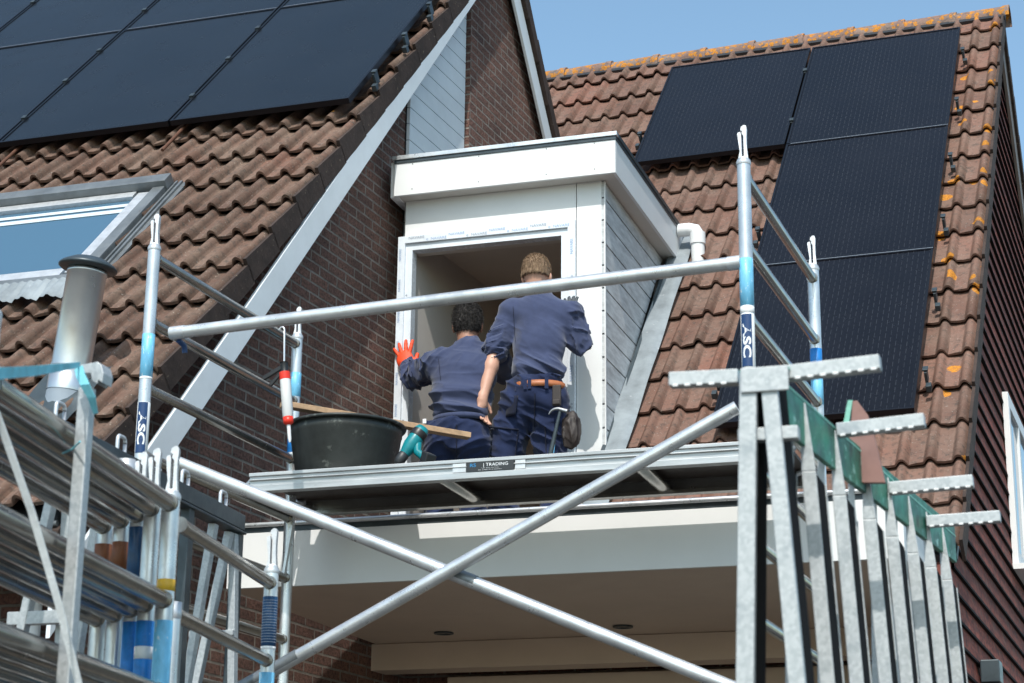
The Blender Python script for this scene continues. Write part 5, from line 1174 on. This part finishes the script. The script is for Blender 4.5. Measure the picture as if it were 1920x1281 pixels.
seam_on(TRO, lin((972, 806), (966, 856), 7), man, M['trouser_dark'], .003)
seam_on(TRO, lin((1022, 800), (1024, 850), 7), man, M['trouser_dark'], .003)
seam_on(SWT, lin((962, 575), (966, 640), 9), man, M['trouser_dark'], .0016, 'sleeve_seam')
# tool holster with hammer and pouch at the right hip
hp = onB(1044, 742, 9.99); b = MB(); b.box(hp, XD * .05, YD * .02, Z * .12); b.box(hp - Z * .04 - YD * .012, XD * .044, YD * .012, Z * .03); b.build('holster', M['pouch'], man, .006)
hm_t, hm_b = onB(1050, 772, 9.955), onB(1031, 856, 9.955)
hm = thing('hammer', 'claw hammer hanging in the holster at the tall man right hip', 'hammer', hm_t)
b = MB(); b.path([hm_t, hm_t + (hm_b - hm_t) * .35, hm_b], [.0085, .011, .014], 14); b.build('handle', M['slate_steel'], hm)
b = MB(); b.path(bez(onB(1029, 777, 9.945), onB(1034, 765, 9.95), onB(1050, 767, 9.955), 7), [.003, .005, .006, .008, .009, .010, .011], 12); b.tube(onB(1048, 767, 9.955), onB(1064, 772, 9.955), .011, 16, .014); b.build('hammer_head', M['steel'], hm)
pc_ = onB(1070, 812, 10.0); pu = SDF(); pu.ell(pc_, (.050, .045, .085), None, .02).cone(pc_ + Z * .08, pc_ + Z * .10, .035, .020, .03)
pu.mesh('nail_pouch', M['pouch'], man, .006, lambda P: folds(P, pc_, .006, 41, (26, 26, 5)) )
# grey glove on the right hand
gv = SDF(); hand(gv, T['rwr'], V(-.25, .25, 1), V(.2, -1, .1), V(-1, .1, 0), .98, .35, .14, rr=1.16); gv.mesh('glove', M['glove_grey'], man, .0042)
b = MB()
for f__ in (fL, fR):
    b = MB(); s_ = SDF(); s_.cone(f__ + V(0, -.04, .05), f__ + V(0, .15, .04), .045, .038, .03).cone(f__ + V(0, -.03, .05), f__ + V(0, -.02, .11), .045, .048, .02); s_.mesh('shoe', M['black'], man, .009, None, lambda G, z=ZF: z - G[..., 2])

# ---------------------------------------------------------------- shorter man at left
U = {}
U['hip'] = onB(852, 812, 10.02); U['waist'] = onB(862, 778, 10.02); U['chest'] = onB(870, 705, 10.10); U['neck'] = onB(878, 652, 10.16); U['headc'] = onB(877, 612, 10.20)
U['lsh'] = onB(815, 682, 10.12); U['rsh'] = onB(934, 668, 10.18); U['lel'] = onB(778, 706, 10.30); U['lwr'] = onB(763, 688, 10.47); U['rel'] = onB(945, 700, 10.35); U['rwr'] = onB(930, 690, 10.5)
m2 = thing('person', 'shorter dark haired man in navy sweatshirt pressing an orange gloved hand on the window frame', 'person', (U['hip'][0], U['hip'][1], ZF))
kL2, kR2 = onB(826, 868, 10.10), onB(885, 866, 10.12); fL2, fR2 = foot(822, 10.08), foot(890, 10.10); hL2, hR2 = U['hip'] + V(-.085, .02, .0), U['hip'] + V(.085, .02, .0)
sd = SDF(); Q2, rot2 = head(sd, U['headc'], .98, nz(YD + XD * -.22), -.02, U['neck'] - Z * .05)
sd.cone(U['neck'] - Z * .04, U['chest'], .055, .07, .03).ell(U['chest'], (.12, .060, .11), None, .03).cone(U['chest'], U['hip'], .070, .075, .03)
for a, b_, c_ in ((U['lsh'], U['lel'], U['lwr']), (U['rsh'], U['rel'], U['rwr'])): sd.cone(a, b_, .040, .036, .03).cone(b_, c_, .040, .027, .02)
for h_, k_, f__ in ((hL2, kL2, fL2), (hR2, kR2, fR2)): sd.cone(h_, k_, .060, .045, .03).cone(k_, f__ + Z * .09, .052, .038, .03).cone(f__ + Z * .05, f__ + V(0, .15, .035), .04, .03, .02)
hd = V(onY(756, 640, 10.5) - onY(764, 690, 10.48)); HD = nz(V(hd[0], .02, hd[2]))
hw_ = onY(762, 692, 10.49)
hand(sd, hw_, HD, -YD, V(1, 0, 0), 1.1, .06, .30, rr=.9)
hand(sd, U['rwr'], V(-.2, .3, 1), -YD, V(-1, 0, 0), .96, .3, .1)
sd.mesh('body', varied('tanned_skin', (.36, .18, .12), .5, amt=.1, scale=14), m2, .0052)
strands(hair('hair', M['hair_black'], m2, Q2, rot2, .98, 15, -.050, .012), M['hair_black'], m2, 5200, .024, 6)
gv = SDF(); hand(gv, hw_, HD, -YD, V(1, 0, 0), 1.14, .06, .30, rr=1.12, k=.005); gv.cone(hw_ - HD * .03, hw_ - HD * .045 + YD * -.0, .033, .036, .01); gv.mesh('glove', M['glove_orange'], m2, .0040)
sw = SDF(); ch2 = U['chest']
sw.ell(ch2 + V(.0, .0, .0), (.200, .122, .165), None, .05).ell(onB(862, 745, 10.06), (.160, .115, .13), None, .06).ell(onB(858, 775, 10.03), (.155, .112, .06), None, .05)
sw.cone(U['lsh'] + V(.03, 0, .0), U['rsh'] + V(-.03, 0, 0), .072, .072, .05).cone(U['neck'] - Z * .0, U['neck'] - Z * .07, .068, .09, .05)
sw.cone(U['lsh'] + V(.01, 0, -.01), U['lel'], .078, .064, .045).cone(U['lel'], U['lwr'] + (U['lel'] - U['lwr']) * .08, .062, .044, .03).cone(U['rsh'], U['rel'], .073, .060, .04).cone(U['rel'], U['rwr'], .058, .045, .03)
def dsp2(P):
    zt = P[:, 2]; w = np.clip((ch2[2] + .02 - zt) / .2, 0, 1); a = folds(P, ch2, .0095, 33, (3.5, 4, 13), .15) * (.35 + .9 * w)
    arm = np.clip((U['lsh'][0] - P[:, 0]) / .05, 0, 1); a = a * (1 - arm) + arm * folds(P, ch2, .0095, 39, (22, 10, 9), .5)
    up = folds(P, ch2, .006, 47, (6, 4, 10), -1.0) * np.clip((zt - ch2[2]) / .08, 0, 1); return a + up + vnoise(P, 9, 44) * .007
zc2 = float(onB(858, 781, 9.92)[2]); sw.mesh('sweatshirt', M['sweater'], m2, .0058, dsp2, lambda G: np.maximum(zc2 + .012 - G[..., 2], -9.))
b = MB(); G = []
for h_, e in ((-.012, .0), (-.016, .006), (.016, .008), (.02, 0)): G.append([V(U['waist'][0], U['waist'][1] + .003, zc2 + .006 + h_) + V(math.cos(t) * (.149 + e), math.sin(t) * (.110 + e), 0) for t in np.linspace(0, 2 * math.pi, 60)[:-1]])
b.grid(G, True, True); b.build('sweatshirt_hem', M['sweater'], m2)
b = MB(); b.lathe(U['neck'] - Z * .005 - YD * .005, [(.058, .012), (.066, .014), (.069, .0), (.066, -.018), (.058, -.02)], nz(Z + YD * .25), 40); b.build('collar', M['sweater'], m2)
tr = SDF(); tr.ell(U['hip'] + V(0, .0, .01), (.155, .120, .12), None, .05).ell(U['waist'] + V(0, .005, -.035), (.146, .106, .06), None, .04)
tr.ell(hL2 + V(.0, -.035, -.02), (.085, .085, .10), None, .04).ell(hR2 + V(0, -.035, -.02), (.085, .085, .10), None, .04)
for h_, k_, f__ in ((hL2, kL2, fL2), (hR2, kR2, fR2)): tr.cone(h_ - Z * .02, k_, .115, .104, .03).cone(k_, f__ + Z * .10, .082, .070, .03)
tr.mesh('trousers', M['trouser'], m2, .0062, lambda P: folds(P, ch2, .0085, 53, (6, 6, 13), -.4) + vnoise(P, 8, 52) * .012, lambda G: G[..., 2] - (zc2 - .002))
ribbon([(866, 848), (867, 858), (867, 872)], kL2[1] - .10, 'zip_strip', M['lightblue'], m2)
SW2, TR2 = [o for o in m2.children if o.name.startswith('sweatshirt') and 'hem' not in o.name][0], [o for o in m2.children if o.name.startswith('trousers')][0]
seam_on(SW2, lin((822, 672), (826, 712), 7), m2, M['trouser_dark'], .0016, 'sleeve_seam')
seam_on(TR2, lin((856, 796), (856, 860), 9), m2, M['trouser_dark'], .003)
seam_on(TR2, lin((812, 800), (846, 806), 6), m2, M['trouser_dark'], .004, 'pocket_flap')
b = MB(); b.box(onB(796, 790, 9.93), XD * .022, YD * .006, Z * .028); b.build('buckle', M['label_white'], m2, .002)
for f__ in (fL2, fR2):
    s_ = SDF(); s_.cone(f__ + V(0, -.04, .05), f__ + V(0, .15, .04), .045, .038, .03).cone(f__ + V(0, -.03, .05), f__ + V(0, -.02, .11), .045, .048, .02); s_.mesh('shoe', M['black'], m2, .009, None, lambda G, z=ZF: z - G[..., 2])
